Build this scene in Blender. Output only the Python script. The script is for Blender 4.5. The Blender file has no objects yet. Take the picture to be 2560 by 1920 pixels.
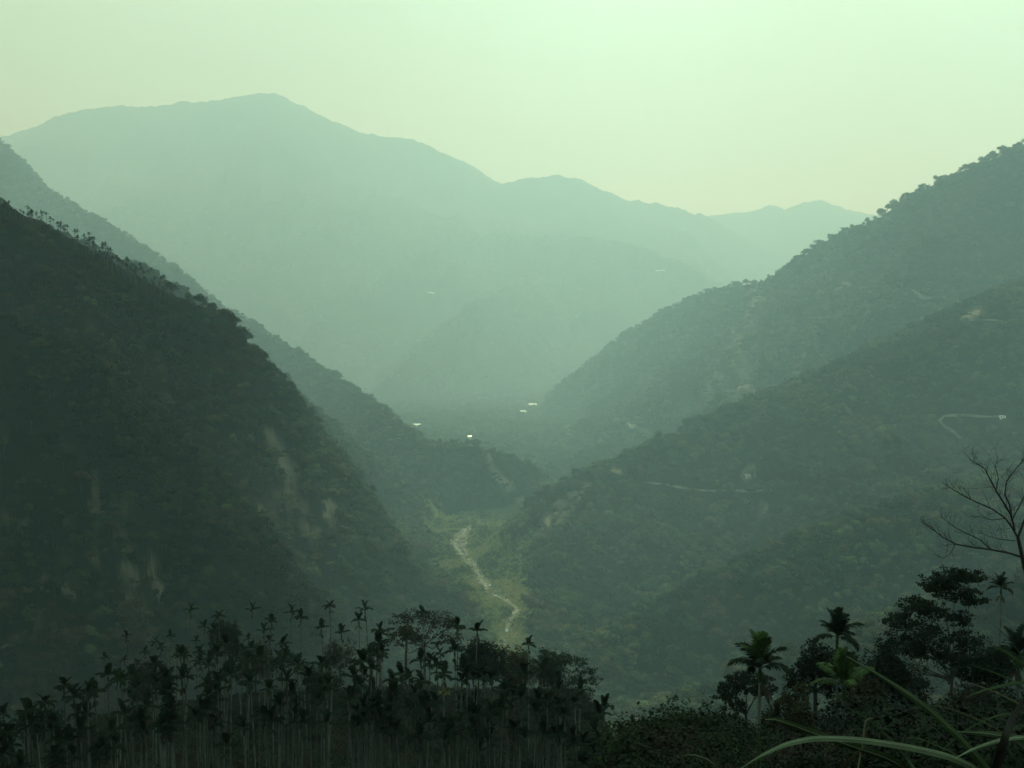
import bpy, math, random
import numpy as np

# ------------------------------------------------------------------ camera, sky, sun, exposure
F = 3090.0                                   # focal length in photo pixels (2560 wide)
PITCH = math.atan(160 / F)
scene = bpy.context.scene
cam_d = bpy.data.cameras.new("camera"); cam = bpy.data.objects.new("camera", cam_d)
scene.collection.objects.link(cam); scene.camera = cam
cam_d.sensor_width = 36.0; cam_d.lens = F / 2560 * 36.0
cam_d.clip_start = 0.05; cam_d.clip_end = 40000
cam.location = (0, 0, 0); cam.rotation_euler = (math.pi / 2 - PITCH, 0, 0)

SUN_ELEV = math.radians(48)
SUN_AZ = math.radians(7)                     # east of the view direction (+Y), clockwise
SKY_STRENGTH = 0.05
SKY_TINT = (0.66, 0.36, 0.09, 1)
SUN_STRENGTH = 5.0
SUN_COLOR = (0.60, 1.0, 0.84)
HAZE_DENSITY = 3.1e-4
HAZE_COLOR = (0.47, 0.71, 0.88)
HAZE_ANISO = 0.33
EXPOSURE = 1.05

world = bpy.data.worlds.new("World"); scene.world = world; world.use_nodes = True
wn = world.node_tree.nodes; wl = world.node_tree.links; wn.clear()
w_out = wn.new("ShaderNodeOutputWorld"); w_bg = wn.new("ShaderNodeBackground")
w_sky = wn.new("ShaderNodeTexSky"); w_sky.sky_type = 'NISHITA'; w_sky.sun_disc = False
w_sky.sun_elevation = SUN_ELEV; w_sky.sun_rotation = SUN_AZ
w_sky.air_density = 1.0; w_sky.dust_density = 1.5; w_sky.ozone_density = 1.0; w_sky.altitude = 600
w_mul = wn.new("ShaderNodeMix"); w_mul.data_type = 'RGBA'; w_mul.blend_type = 'MULTIPLY'
w_mul.inputs[0].default_value = 1.0; w_mul.inputs[7].default_value = SKY_TINT
wl.new(w_sky.outputs[0], w_mul.inputs[6])
# thin high cloud: a slow noise in sky direction, a little darker and greyer where it is thick
w_tc = wn.new("ShaderNodeTexCoord"); w_mp = wn.new("ShaderNodeMapping"); w_mp.inputs['Scale'].default_value = (2.2, 2.2, 7.0)
w_ns = wn.new("ShaderNodeTexNoise"); w_ns.inputs['Scale'].default_value = 1.6; w_ns.inputs['Detail'].default_value = 5
w_rp = wn.new("ShaderNodeMapRange"); w_rp.inputs[1].default_value = 0.42; w_rp.inputs[2].default_value = 0.72
w_rp.inputs[3].default_value = 1.06; w_rp.inputs[4].default_value = 0.80
w_m2 = wn.new("ShaderNodeMix"); w_m2.data_type = 'RGBA'; w_m2.blend_type = 'MULTIPLY'; w_m2.inputs[0].default_value = 1.0
wl.new(w_tc.outputs['Generated'], w_mp.inputs[0]); wl.new(w_mp.outputs[0], w_ns.inputs[0]); wl.new(w_ns.outputs[0], w_rp.inputs[0])
wl.new(w_mul.outputs[2], w_m2.inputs[6]); wl.new(w_rp.outputs[0], w_m2.inputs[7])
wl.new(w_m2.outputs[2], w_bg.inputs[0]); w_bg.inputs[1].default_value = SKY_STRENGTH
wl.new(w_bg.outputs[0], w_out.inputs[0])

sun_d = bpy.data.lights.new("sun", 'SUN'); sun = bpy.data.objects.new("sun", sun_d)
scene.collection.objects.link(sun)
sun_d.energy = SUN_STRENGTH; sun_d.angle = math.radians(3.0); sun_d.color = SUN_COLOR
sun.rotation_euler = (math.pi / 2 - SUN_ELEV, 0, math.pi - SUN_AZ)

vs = scene.view_settings
scene.display_settings.display_device = 'sRGB'
vs.view_transform = 'Standard'; vs.look = 'None'; vs.exposure = EXPOSURE; vs.gamma = 1.0
cy = scene.cycles
cy.use_denoising = True
cy.max_bounces = 4; cy.diffuse_bounces = 2; cy.glossy_bounces = 1; cy.transmission_bounces = 1
cy.volume_bounces = 1; cy.transparent_max_bounces = 4
cy.sample_clamp_indirect = 4.0
scene.render.engine = 'CYCLES'

rng = np.random.default_rng(7); random.seed(7)

# ------------------------------------------------------------------ helpers
def tag(o, label=None, cat=None, group=None, kind=None):
    if label: o['label'] = label
    if cat: o['category'] = cat
    if group: o['group'] = group
    if kind: o['kind'] = kind
    return o

def link(o, parent=None):
    scene.collection.objects.link(o)
    if parent is not None: o.parent = parent
    return o

def empty(name, loc, rz=0.0):
    o = bpy.data.objects.new(name, None); o.empty_display_size = 0.5
    o.location = loc; o.rotation_euler = (0, 0, rz)
    return link(o)

class MB:
    """collects vertices, faces (tri/quad) and material numbers, then makes one mesh"""
    def __init__(s): s.v = []; s.f = []; s.m = []; s.n = 0
    def add(s, v, f, m=0):
        v = np.asarray(v, dtype=np.float64).reshape(-1, 3)
        f = np.asarray(f, dtype=np.int64)
        s.v.append(v); s.f.append(f + s.n); s.m.append(np.full(len(f), m)); s.n += len(v)
    def mesh(s, name, mats, smooth=False):
        me = bpy.data.meshes.new(name)
        V = np.concatenate(s.v)
        loops = np.concatenate([f.reshape(-1) for f in s.f])
        tot = np.concatenate([np.full(len(f), f.shape[1]) for f in s.f])
        start = np.concatenate([[0], np.cumsum(tot)[:-1]])
        me.vertices.add(len(V)); me.vertices.foreach_set('co', V.astype(np.float32).ravel())
        me.loops.add(len(loops)); me.loops.foreach_set('vertex_index', loops.astype(np.int32))
        me.polygons.add(len(tot)); me.polygons.foreach_set('loop_start', start.astype(np.int32))
        for m in (mats if isinstance(mats, (list, tuple)) else [mats]): me.materials.append(m)
        me.polygons.foreach_set('material_index', np.concatenate(s.m).astype(np.int32))
        if smooth: me.polygons.foreach_set('use_smooth', np.ones(len(tot), dtype=bool))
        me.update(calc_edges=True); me.validate()
        return me
    def build(s, name, mats, parent=None, smooth=False):
        return link(bpy.data.objects.new(name, s.mesh(name, mats, smooth)), parent)

def tube(mb, pts, rad, n=6, m=0, cap=True):
    P = np.asarray(pts, float); R = np.broadcast_to(np.asarray(rad, float), (len(P),))
    T = np.gradient(P, axis=0); T /= np.linalg.norm(T, axis=1)[:, None] + 1e-9
    ref = np.array([0, 0, 1.0]) if abs(T[:, 2]).mean() < 0.8 else np.array([0, 1.0, 0])
    A = np.cross(T, ref); A /= np.linalg.norm(A, axis=1)[:, None] + 1e-9
    B = np.cross(T, A)
    th = np.linspace(0, 2 * np.pi, n, endpoint=False)
    V = P[:, None, :] + R[:, None, None] * (np.cos(th)[None, :, None] * A[:, None, :] + np.sin(th)[None, :, None] * B[:, None, :])
    k = len(P); i = np.arange(k - 1)[:, None]; j = np.arange(n)[None, :]
    a = i * n + j; b = i * n + (j + 1) % n
    f = np.stack([a, b, b + n, a + n], -1).reshape(-1, 4)
    V = V.reshape(-1, 3)
    mb.add(V, f, m)
    if cap and n == 4: pass

def W(px, py, d):
    """world point on the ray through photo pixel (px, py) at forward distance d"""
    u = (np.asarray(px, float) - 1280) / F; v = (960 - np.asarray(py, float)) / F
    c, s = math.cos(PITCH), math.sin(PITCH)
    y = c + v * s; z = -s + v * c
    k = np.asarray(d, float) / y
    return np.stack([u * k, y * k, z * k], -1)

# ------------------------------------------------------------------ noise
def _hash(ix, iy, seed):
    h = (ix.astype(np.int64) * 374761393 + iy.astype(np.int64) * 668265263 + seed * 1442695041) & 0xffffffff
    h = ((h ^ (h >> 13)) * 1274126177) & 0xffffffff
    return ((h ^ (h >> 16)) & 0xffffff) / float(0xffffff)
def vnoise(x, y, seed=0):
    ix = np.floor(x); iy = np.floor(y); fx = x - ix; fy = y - iy
    ux = fx * fx * fx * (fx * (fx * 6 - 15) + 10); uy = fy * fy * fy * (fy * (fy * 6 - 15) + 10)
    a = _hash(ix, iy, seed); b = _hash(ix + 1, iy, seed); c = _hash(ix, iy + 1, seed); d = _hash(ix + 1, iy + 1, seed)
    return (a + (b - a) * ux) * (1 - uy) + (c + (d - c) * ux) * uy
def fbm(x, y, oct=4, seed=0, gain=0.5):
    s = 0; a = 1.0; t = 0
    for k in range(oct):
        s = s + a * (vnoise(x * 2 ** k + 17.3 * k, y * 2 ** k - 9.1 * k, seed + k) - 0.5); t += a; a *= gain
    return s / t * 2
def ridged(x, y, oct=3, seed=0):
    s = 0; a = 1.0; t = 0
    for k in range(oct):
        n = 1 - np.abs(2 * vnoise(x * 2 ** k + 5.7 * k, y * 2 ** k + 3.3 * k, seed + k) - 1)
        s = s + a * n; t += a; a *= 0.5
    return s / t
def smooth(a, b, x):
    t = np.clip((x - a) / (b - a), 0, 1); return t * t * (3 - 2 * t)

# ------------------------------------------------------------------ terrain as a height function
# crest = [(photo x, photo y, distance)], slope of the sides, gully depth, gully spacing
HILLS = [
 # near left slope, and a spur in front of it
 dict(c=[(-900,180,1100),(-500,330,1150),(0,505,1210),(110,555,1230),(200,605,1250),(330,680,1290),(470,752,1330),(530,775,1345),(580,815,1360),(650,905,1380),(698,950,1400),(750,1020,1420),(815,1115,1400),(855,1190,1385),(905,1290,1360),(975,1390,1330),(1055,1480,1295),(1120,1570,1262)], s=1.36, g=70, L=135),
 dict(c=[(-500,650,980),(0,800,1000),(200,900,1020),(330,985,1060),(430,1130,1090),(520,1270,1110),(590,1360,1085),(680,1480,1050),(760,1600,1000)], s=1.15, g=55, L=95),
 # further left ridges
 dict(c=[(60,560,1850),(200,615,1850),(300,660,1850),(400,700,1850),(470,745,1850),(560,850,1800),(640,960,1750)], s=0.9, g=25, L=90),
 dict(c=[(-900,-250,4200),(-400,100,4100),(-60,300,4000),(0,350,3950),(22,395,3900),(45,435,3850),(110,470,3800),(170,505,3700),(250,552,3550),(340,610,3400),(430,668,3250),(500,730,3100),(560,770,3000),(620,805,2950),(700,860,2850),(800,925,2650),(900,990,2400),(960,1035,2150),(1010,1075,2080),(1060,1110,2010),(1130,1118,1980),(1180,1115,1960),(1240,1135,1945),(1300,1155,1930),(1350,1190,1915),(1390,1240,1900)], s=1.0, g=58, L=130),
 # near right slope with spurs coming down it
 dict(c=[(3400,430,2000),(2900,580,1880),(2560,705,1800),(2440,765,1795),(2350,810,1790),(2200,885,1775),(2000,962,1750),(1880,1010,1725),(1750,1060,1700),(1640,1110,1675),(1550,1150,1650),(1470,1185,1632),(1415,1215,1610),(1380,1270,1570),(1345,1330,1520),(1320,1400,1450)], s=0.47, g=74, L=150),
 dict(c=[(3000,1050,1300),(2560,1180,1270),(2300,1250,1250),(2050,1330,1220),(1850,1420,1190),(1650,1520,1150),(1500,1620,1110),(1400,1700,1060)], s=0.50, g=48, L=100),
 dict(c=[(3000,1350,900),(2560,1450,900),(2200,1560,900),(1950,1660,890),(1700,1780,870)], s=0.55, g=20, L=60),
 # far right ridge
 dict(c=[(3400,60,2350),(2900,200,2350),(2560,362,2380),(2480,398,2420),(2400,430,2470),(2310,472,2530),(2240,515,2580),(2180,558,2620),(2120,580,2660),(2050,612,2700),(2005,645,2740),(1975,690,2770),(1900,705,2860),(1850,712,2950),(1750,742,3120),(1650,787,3300),(1570,835,3440),(1500,890,3560),(1430,945,3680),(1390,975,3740),(1355,1010,3790),(1330,1045,3840)], s=0.80, g=60, L=150),
 dict(c=[(2300,850,2500),(2100,905,2480),(1950,960,2450),(1800,1030,2400),(1650,1080,2350),(1500,1125,2300),(1400,1165,2250)], s=0.42, g=18, L=80),
 # hills in the haze of the main valley
 dict(c=[(900,1010,3995),(980,960,4165),(1050,890,4420),(1130,810,4675),(1200,748,4930),(1290,716,5185),(1360,712,5525),(1440,700,5950),(1520,650,6460),(1560,625,6715)], s=0.6, g=68, L=204),
 dict(c=[(690,260,7632),(760,330,7416),(850,420,7128),(950,500,6768),(1050,555,6408),(1150,582,6120),(1310,584,5904),(1450,590,5832),(1600,616,5760),(1700,652,5688),(1790,702,5616),(1900,780,5472)], s=0.6, g=68, L=216),
 dict(c=[(-200,640,5915),(150,570,6006),(280,540,6097),(380,470,6279),(470,425,6461),(620,410,6734),(800,400,6916)], s=0.5, g=100, L=291),
 # far mountains
 dict(c=[(-1000,500,7688),(-400,400,7688),(0,337,7597),(70,322,7597),(150,292,7507),(230,272,7507),(300,266,7507),(400,262,7416),(500,256,7416),(560,246,7326),(620,240,7326),(690,233,7326),(715,243,7326),(760,265,7280),(850,303,7236),(900,320,7236),(960,336,7236),(1010,345,7236),(1050,353,7236),(1090,375,7236),(1130,402,7236),(1200,437,7190),(1250,453,7145),(1330,500,6964),(1400,560,6783)], s=0.55, g=126, L=379),
 dict(c=[(1180,500,6885),(1250,452,6885),(1300,443,6885),(1350,438,6885),(1400,434,6885),(1450,444,6885),(1510,470,6885),(1560,498,6930),(1640,510,6976),(1700,530,7068),(1750,540,7160),(1850,600,7160)], s=0.55, g=110, L=367),
 dict(c=[(1600,560,7840),(1700,538,7840),(1760,538,7840),(1800,532,7840),(1850,528,7840),(1900,520,7840),(1925,512,7840),(1945,515,7840),(1965,527,7840),(1985,512,7840),(2010,503,7840),(2050,501,7840),(2075,512,7840),(2100,527,7840),(2180,540,7840),(2600,560,7840),(3200,500,7840)], s=0.5, g=97, L=338),
]
for h in HILLS:
    a = np.array(h['c'], float); h['P'] = W(a[:, 0], a[:, 1], a[:, 2])

def floor_z(x, y):
    d = np.hypot(x, y)
    z = np.interp(d, [0, 850, 1000, 1250, 1900, 2300, 2600, 3300, 4200, 6000, 9000, 14000],
                     [-345, -345, -335, -303, -299, -285, -268, -265, -272, -250, -60, 100])
    return z + 5 * fbm(x / 60, y / 60, 3, 5)

def near_z(x, y):
    """the hillside the camera stands on: falls away steeply, then a gentler shoulder with the palm grove"""
    d = np.hypot(x, y)
    px = 1280 + F * x / np.maximum(y, 1.0)
    px = np.where(y > 1, px, 1280)
    zl = np.interp(d, [0, 3, 12, 60, 120, 170, 220, 265, 330, 420, 700, 900], [-1.62, -1.95, -5.2, -26, -49.5, -60.5, -69.5, -82, -120, -190, -340, -380])
    zr = np.interp(d, [0, 3, 12, 60, 90, 120, 200, 300, 500, 700, 900], [-1.62, -1.95, -5.2, -23, -33, -46, -95, -160, -280, -350, -380])
    t = smooth(1420, 1800, px)
    z = zl * (1 - t) + zr * t
    tl = smooth(350, -150, px) * smooth(80, 180, d)
    z = z - 9 * tl
    back = smooth(5, -60, y)
    z = z * (1 - back) + back * (-1.62 + 0.3 * d - 1.62)
    amp = np.clip(d / 60, 0, 1.0)
    return z + amp * (2.2 * fbm(x / 28, y / 28, 4, 11))

def hill_z(h, x, y):
    P = h['P']; best = np.full(x.shape, 1e12); z = np.full(x.shape, -1e5); sl = h['s']
    for i in range(len(P) - 1):
        a, b = P[i], P[i + 1]; ex, ey = b[0] - a[0], b[1] - a[1]; L2 = ex * ex + ey * ey
        t = np.clip(((x - a[0]) * ex + (y - a[1]) * ey) / L2, 0, 1)
        dx = x - (a[0] + t * ex); dy = y - (a[1] + t * ey); q = np.sqrt(dx * dx + dy * dy)
        best = np.minimum(best, q); z = np.maximum(z, a[2] + t * (b[2] - a[2]) - sl * q * (1 - 0.10 * smooth(0, 600, q)))
    D = best; L = h['L']; g = h['g']
    e = P[-1, :2] - P[0, :2]; e = e / np.linalg.norm(e); u = x * e[0] + y * e[1]; v = -x * e[1] + y * e[0]
    w = 0.45 * L * fbm(x / (L * 1.3), y / (L * 1.3), 2, 31)
    env = smooth(0, 2.0 * L, D)
    gul = 1 - ridged((u + w) / (L * 1.5), v / (L * 5.5), 3, 41)
    z = z - g * 1.9 * env * gul
    z = z + g * 0.55 * (fbm(x / (L * 0.8), y / (L * 0.8), 3, 51) - .38) * env
    st = L * 0.28; ph = z / st + 1.2 * fbm(x / L, y / L, 2, 61)
    z = z + 0.34 * st * np.sin(2 * np.pi * ph) / 6.28 * env * 1.6
    return z

def H(x, y):
    x = np.asarray(x, float); y = np.asarray(y, float); shp = x.shape
    x = x.ravel(); y = y.ravel(); d = np.hypot(x, y)
    out = np.maximum(near_z(x, y), -1e4)
    far = np.where(d > 600)[0]
    if len(far):
        fx, fy = x[far], y[far]; z = floor_z(fx, fy)
        for h in HILLS:
            P = h['P']; zmax = P[:, 2].max(); R = (zmax + 400) / h['s'] * 1.15
            lo = P[:, :2].min(0) - R; hi = P[:, :2].max(0) + R
            m = np.where((fx > lo[0]) & (fx < hi[0]) & (fy > lo[1]) & (fy < hi[1]))[0]
            if len(m): z[m] = np.maximum(z[m], hill_z(h, fx[m], fy[m]))
        fd = d[far]
        z = z + np.clip((fd - 2500) / 3000, 0, 1) * 9 * fbm(fx / 45, fy / 45, 3, 71)
        z = z + smooth(4800, 6500, fd) * (16 * fbm(fx / 130, fy / 130, 3, 72) + 26 * fbm(fx / 420, fy / 420, 2, 73))
        t = smooth(700, 800, fd)
        out[far] = np.maximum(out[far], z) * t + out[far] * (1 - t)
    return out.reshape(shp)

# polar sheet, fine inside the view, coarse behind
PHI = np.radians(np.concatenate([np.linspace(-180, -45, 46)[:-1], np.linspace(-45, -29, 33)[:-1], np.linspace(-29, 29, 1161), np.linspace(29, 45, 33)[1:], np.linspace(45, 180, 46)[1:-1]]))
RAD = np.concatenate([np.geomspace(0.6, 60, 60)[:-1], np.geomspace(60, 340, 110)[:-1], np.geomspace(340, 850, 60)[:-1],
                      np.linspace(850, 2200, 330)[:-1], np.linspace(2200, 3400, 190)[:-1], np.geomspace(3400, 9400, 210), [9800, 10300]])
PH, RR = np.meshgrid(PHI, RAD)
TX = RR * np.sin(PH); TY = RR * np.cos(PH); TZ = H(TX, TY)
nr, nc = TX.shape

def Hfast(x, y):
    """bilinear height from the polar sheet"""
    x = np.asarray(x, float); y = np.asarray(y, float)
    r = np.hypot(x, y); p = np.arctan2(x, y)
    i = np.clip(np.searchsorted(RAD, r) - 1, 0, nr - 2); j = np.clip(np.searchsorted(PHI, p) - 1, 0, nc - 2)
    a = np.clip((r - RAD[i]) / (RAD[i + 1] - RAD[i]), 0, 1); b = np.clip((p - PHI[j]) / (PHI[j + 1] - PHI[j]), 0, 1)
    return (TZ[i, j] * (1 - a) + TZ[i + 1, j] * a) * (1 - b) + (TZ[i, j + 1] * (1 - a) + TZ[i + 1, j + 1] * a) * b

def raycast(px, py, r0=60.0, r1=9300.0):
    """ground point seen at a photo pixel"""
    d = np.geomspace(r0, r1, 5000); p = W(px, py, d); h = Hfast(p[:, 0], p[:, 1])
    k = np.where(p[:, 2] < h)[0]
    k = k[0] if len(k) else len(d) - 1
    return p[k]

def seen(x, y, z, tall, slack):
    """is a thing of this height on the ground at x, y above the sheet's skyline from near the camera"""
    r = np.hypot(x, y); p = np.arctan2(x, y)
    i = np.clip(np.searchsorted(RAD, r) - 1, 1, nr - 1); j = np.clip(np.round(np.interp(p, PHI, np.arange(nc))).astype(int), 0, nc - 1)
    return (z + tall) / r > HORI[np.maximum(i - 2, 0), j] - slack
ELEV = TZ / RR
HORI = np.maximum.accumulate(ELEV, axis=0)

# ------------------------------------------------------------------ materials
def mat(name, col, rough=0.9, var=0.0, scale=1.0, col2=None, spec=0.2, objvar=0.0, bump=0.0):
    m = bpy.data.materials.new(name); m.use_nodes = True
    nt = m.node_tree; b = nt.nodes['Principled BSDF']
    b.inputs['Roughness'].default_value = rough; b.inputs['Specular IOR Level'].default_value = spec
    b.inputs['Base Color'].default_value = (*col, 1)
    if col2 is not None:
        tc = nt.nodes.new("ShaderNodeTexCoord"); ns = nt.nodes.new("ShaderNodeTexNoise")
        ns.inputs['Scale'].default_value = scale; ns.inputs['Detail'].default_value = 4
        nt.links.new(tc.outputs['Object'], ns.inputs['Vector'])
        rp = nt.nodes.new("ShaderNodeValToRGB"); rp.color_ramp.elements[0].position = 0.35; rp.color_ramp.elements[1].position = 0.65
        rp.color_ramp.elements[0].color = (*col, 1); rp.color_ramp.elements[1].color = (*col2, 1)
        nt.links.new(ns.outputs[0], rp.inputs[0]); last = rp.outputs[0]
        if objvar:
            oi = nt.nodes.new("ShaderNodeObjectInfo"); mr = nt.nodes.new("ShaderNodeMapRange")
            mr.inputs[3].default_value = 1 - objvar; mr.inputs[4].default_value = 1 + objvar
            mx = nt.nodes.new("ShaderNodeMix"); mx.data_type = 'RGBA'; mx.blend_type = 'MULTIPLY'; mx.inputs[0].default_value = 1
            nt.links.new(oi.outputs['Random'], mr.inputs[0]); nt.links.new(last, mx.inputs[6]); nt.links.new(mr.outputs[0], mx.inputs[7]); last = mx.outputs[2]
        nt.links.new(last, b.inputs['Base Color'])
        if bump:
            bp = nt.nodes.new("ShaderNodeBump"); bp.inputs['Strength'].default_value = bump; bp.inputs['Distance'].default_value = 0.3
            nt.links.new(ns.outputs[0], bp.inputs['Height']); nt.links.new(bp.outputs[0], b.inputs['Normal'])
    return m

M = {}
M['leaf_dark'] = mat('leaf_dark', (0.0068, 0.0116, 0.0058), col2=(0.0126, 0.0193, 0.0077), scale=.6, objvar=.35, spec=.15)
M['leaf_mid'] = mat('leaf_mid', (0.0165, 0.0266, 0.0106), col2=(0.0314, 0.0435, 0.0154), scale=.6, objvar=.35, spec=.15)
M['leaf_pale'] = mat('leaf_pale', (0.0620, 0.0806, 0.0341), col2=(0.0868, 0.1054, 0.0465), scale=.6, objvar=.3, spec=.15)
M['leaf_olive'] = mat('leaf_olive', (0.0363, 0.0363, 0.0145), col2=(0.0532, 0.0459, 0.0193), scale=.6, objvar=.3, spec=.15)
M['leaf_brown'] = mat('leaf_brown', (0.0300, 0.0222, 0.0136), col2=(0.0411, 0.0300, 0.0193), scale=.6, objvar=.3, spec=.15)
M['palm_leaf'] = mat('palm_leaf', (0.0086, 0.0172, 0.0086), col2=(0.0156, 0.0281, 0.0117), scale=1.5, objvar=.3, spec=.08, rough=.8)
M['palm_young'] = mat('palm_young', (.045, .090, .016), col2=(.075, .12, .022), scale=1.5, objvar=.2, spec=.25, rough=.6)
M['palm_yellow'] = mat('palm_yellow', (.19, .15, .035), col2=(.13, .12, .03), scale=1.5, spec=.25)
M['palm_dead'] = mat('palm_dead', (.035, .030, .020), col2=(.06, .048, .032), scale=1.5, objvar=.2)
M['palm_trunk'] = mat('palm_trunk', (0.0897, 0.0920, 0.0780), col2=(0.1872, 0.1888, 0.1638), scale=1.2, objvar=.35, bump=.3)
M['crownshaft'] = mat('crownshaft', (.035, .055, .022), col2=(.05, .07, .03), scale=2)
M['bark'] = mat('bark', (.055, .048, .040), col2=(.09, .082, .07), scale=3, objvar=.2, bump=.5)
M['bark_dark'] = mat('bark_dark', (.030, .027, .026), col2=(.05, .044, .042), scale=5, bump=.5)
M['blade'] = mat('blade', (.045, .075, .026), col2=(.085, .115, .05), scale=14, spec=.25, rough=.6)
M['blade_rib'] = mat('blade_rib', (.22, .26, .16), rough=.5)
M['blade_dry'] = mat('blade_dry', (.24, .20, .12), col2=(.16, .13, .08), scale=14)
M['blade_dead'] = mat('blade_dead', (.020, .016, .014), col2=(.035, .027, .022), scale=14)
M['road'] = mat('road', (.13, .13, .11), col2=(.34, .32, .28), scale=.06)
M['gravel'] = mat('gravel', (.26, .23, .19), col2=(.40, .36, .31), scale=.35)
M['boulder'] = mat('boulder', (.28, .25, .22), col2=(.70, .66, .60), scale=.6, objvar=.3)
M['render_wall'] = mat('render_wall', (.55, .55, .50), col2=(.65, .64, .60), scale=.5)
M['roof_white'] = mat('roof_white', (.80, .82, .78), col2=(.88, .89, .85), scale=.3, rough=.35, spec=.5)
M['roof_grey'] = mat('roof_grey', (.34, .36, .36), col2=(.42, .44, .43), scale=.3, rough=.4, spec=.5)
M['window_dark'] = mat('window_dark', (.04, .05, .05), rough=.1, spec=.6)
M['door_brown'] = mat('door_brown', (.10, .07, .05), col2=(.14, .10, .07), scale=2)
wm = mat('water', (.05, .09, .08), rough=.04, spec=.8); M['water'] = wm

M['wood_dark'] = mat('wood_dark', (0.0126, 0.0198, 0.0090), col2=(0.0270, 0.0396, 0.0144), scale=.25, objvar=.5, spec=.1)
M['wood_mid'] = mat('wood_mid', (0.0306, 0.0468, 0.0180), col2=(0.0675, 0.0900, 0.0306), scale=.25, objvar=.5, spec=.1)
M['wood_pale'] = mat('wood_pale', (0.0900, 0.1170, 0.0450), col2=(0.1530, 0.1800, 0.0720), scale=.25, objvar=.4, spec=.1)
M['wood_olive'] = mat('wood_olive', (0.0675, 0.0675, 0.0270), col2=(0.1170, 0.1035, 0.0450), scale=.25, objvar=.4, spec=.1)
M['wood_brown'] = mat('wood_brown', (0.0540, 0.0405, 0.0270), col2=(0.0990, 0.0720, 0.0495), scale=.25, objvar=.4, spec=.1)

gm = bpy.data.materials.new('hillside_ground'); gm.use_nodes = True; nt = gm.node_tree; b = nt.nodes['Principled BSDF']
b.inputs['Roughness'].default_value = 0.95; b.inputs['Specular IOR Level'].default_value = 0.1
N = nt.nodes.new; Lk = nt.links.new
tc = N("ShaderNodeTexCoord"); at = N("ShaderNodeAttribute"); at.attribute_name = 'cover'
sp = N("ShaderNodeSeparateColor"); Lk(at.outputs['Color'], sp.inputs[0])
n1 = N("ShaderNodeTexNoise"); n1.inputs['Scale'].default_value = 0.045; n1.inputs['Detail'].default_value = 8; Lk(tc.outputs['Object'], n1.inputs[0])
n2 = N("ShaderNodeTexNoise"); n2.inputs['Scale'].default_value = 0.6; n2.inputs['Detail'].default_value = 6; Lk(tc.outputs['Object'], n2.inputs[0])
def ramp(src, stops):
    r = N("ShaderNodeValToRGB"); e = r.color_ramp.elements
    while len(e) < len(stops): e.new(0.5)
    for k, (p, c) in enumerate(stops): e[k].position = p; e[k].color = (*c, 1)
    Lk(src, r.inputs[0]); return r.outputs[0]
def mixc(fac, a, b_):
    m = N("ShaderNodeMix"); m.data_type = 'RGBA'
    Lk(fac, m.inputs[0]); Lk(a, m.inputs[6]); Lk(b_, m.inputs[7]); return m.outputs[2]
veg = ramp(n1.outputs[0], [(.3, (.013, .018, .009)), (.5, (.022, .026, .013)), (.7, (.036, .032, .020))])
mp = N("ShaderNodeMapping"); mp.inputs['Scale'].default_value = (.05, .05, .012); Lk(tc.outputs['Object'], mp.inputs[0])
n3 = N("ShaderNodeTexNoise"); n3.inputs['Scale'].default_value = 1.0; n3.inputs['Detail'].default_value = 8; Lk(mp.outputs[0], n3.inputs[0])
rock = ramp(n3.outputs[0], [(.32, (.05, .045, .034)), (.46, (.16, .135, .10)), (.58, (.27, .23, .18)), (.72, (.38, .32, .25))])
mead = ramp(n2.outputs[0], [(.3, (.075, .09, .035)), (.5, (.11, .125, .05)), (.7, (.16, .155, .075))])
grav = ramp(n2.outputs[0], [(.3, (.10, .09, .065)), (.6, (.24, .21, .17))])
c = mixc(sp.outputs[0], veg, rock); c = mixc(sp.outputs[1], c, mead); c = mixc(sp.outputs[2], c, grav)
Lk(c, b.inputs['Base Color'])
bp = N("ShaderNodeBump"); bp.inputs['Strength'].default_value = 0.6; bp.inputs['Distance'].default_value = 3.0
Lk(n2.outputs[0], bp.inputs['Height']); Lk(bp.outputs[0], b.inputs['Normal'])

# ------------------------------------------------------------------ what covers the ground
def floor_pt(px, py, z=-299.0):
    d = 400.0
    p = W(px, py, 1.0); return p * (z / p[2])
_mead = [(1280,1295,1060,1310),(1310,1310,1052,1312),(1340,1340,1062,1312),(1400,1400,1078,1322),(1450,1450,1122,1326),(1500,1500,1160,1324),(1560,1560,1182,1322),(1620,1620,1200,1326)]
MY = np.array([floor_pt(1200, a[1])[1] for a in _mead]); ML = np.array([floor_pt(a[2], a[1])[0] for a in _mead]); MR = np.array([floor_pt(a[3], a[1])[0] for a in _mead])
o = np.argsort(MY); MY, ML, MR = MY[o], ML[o], MR[o]
def meadow(x, y):
    n = 9 * fbm(x / 18, y / 18, 3, 81)
    l = np.interp(y, MY, ML) + n; r = np.interp(y, MY, MR) + n
    inside = np.minimum(x - l, r - x)
    return smooth(-3, 5, inside) * (y > MY[0] - 10) * (y < MY[-1] + 20)
BED = np.array([floor_pt(px, py)[:2] for px, py in [(1205,1300),(1168,1318),(1148,1345),(1150,1375),(1172,1402),(1194,1430),(1207,1455),(1226,1474),(1248,1486),(1276,1500),(1292,1515),(1282,1535),(1266,1555),(1262,1580),(1270,1620)]])
BEDW = np.array([4, 10, 17, 13, 9, 8, 7, 6, 5, 5, 5, 4, 4, 3, 3]) * .72
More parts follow.
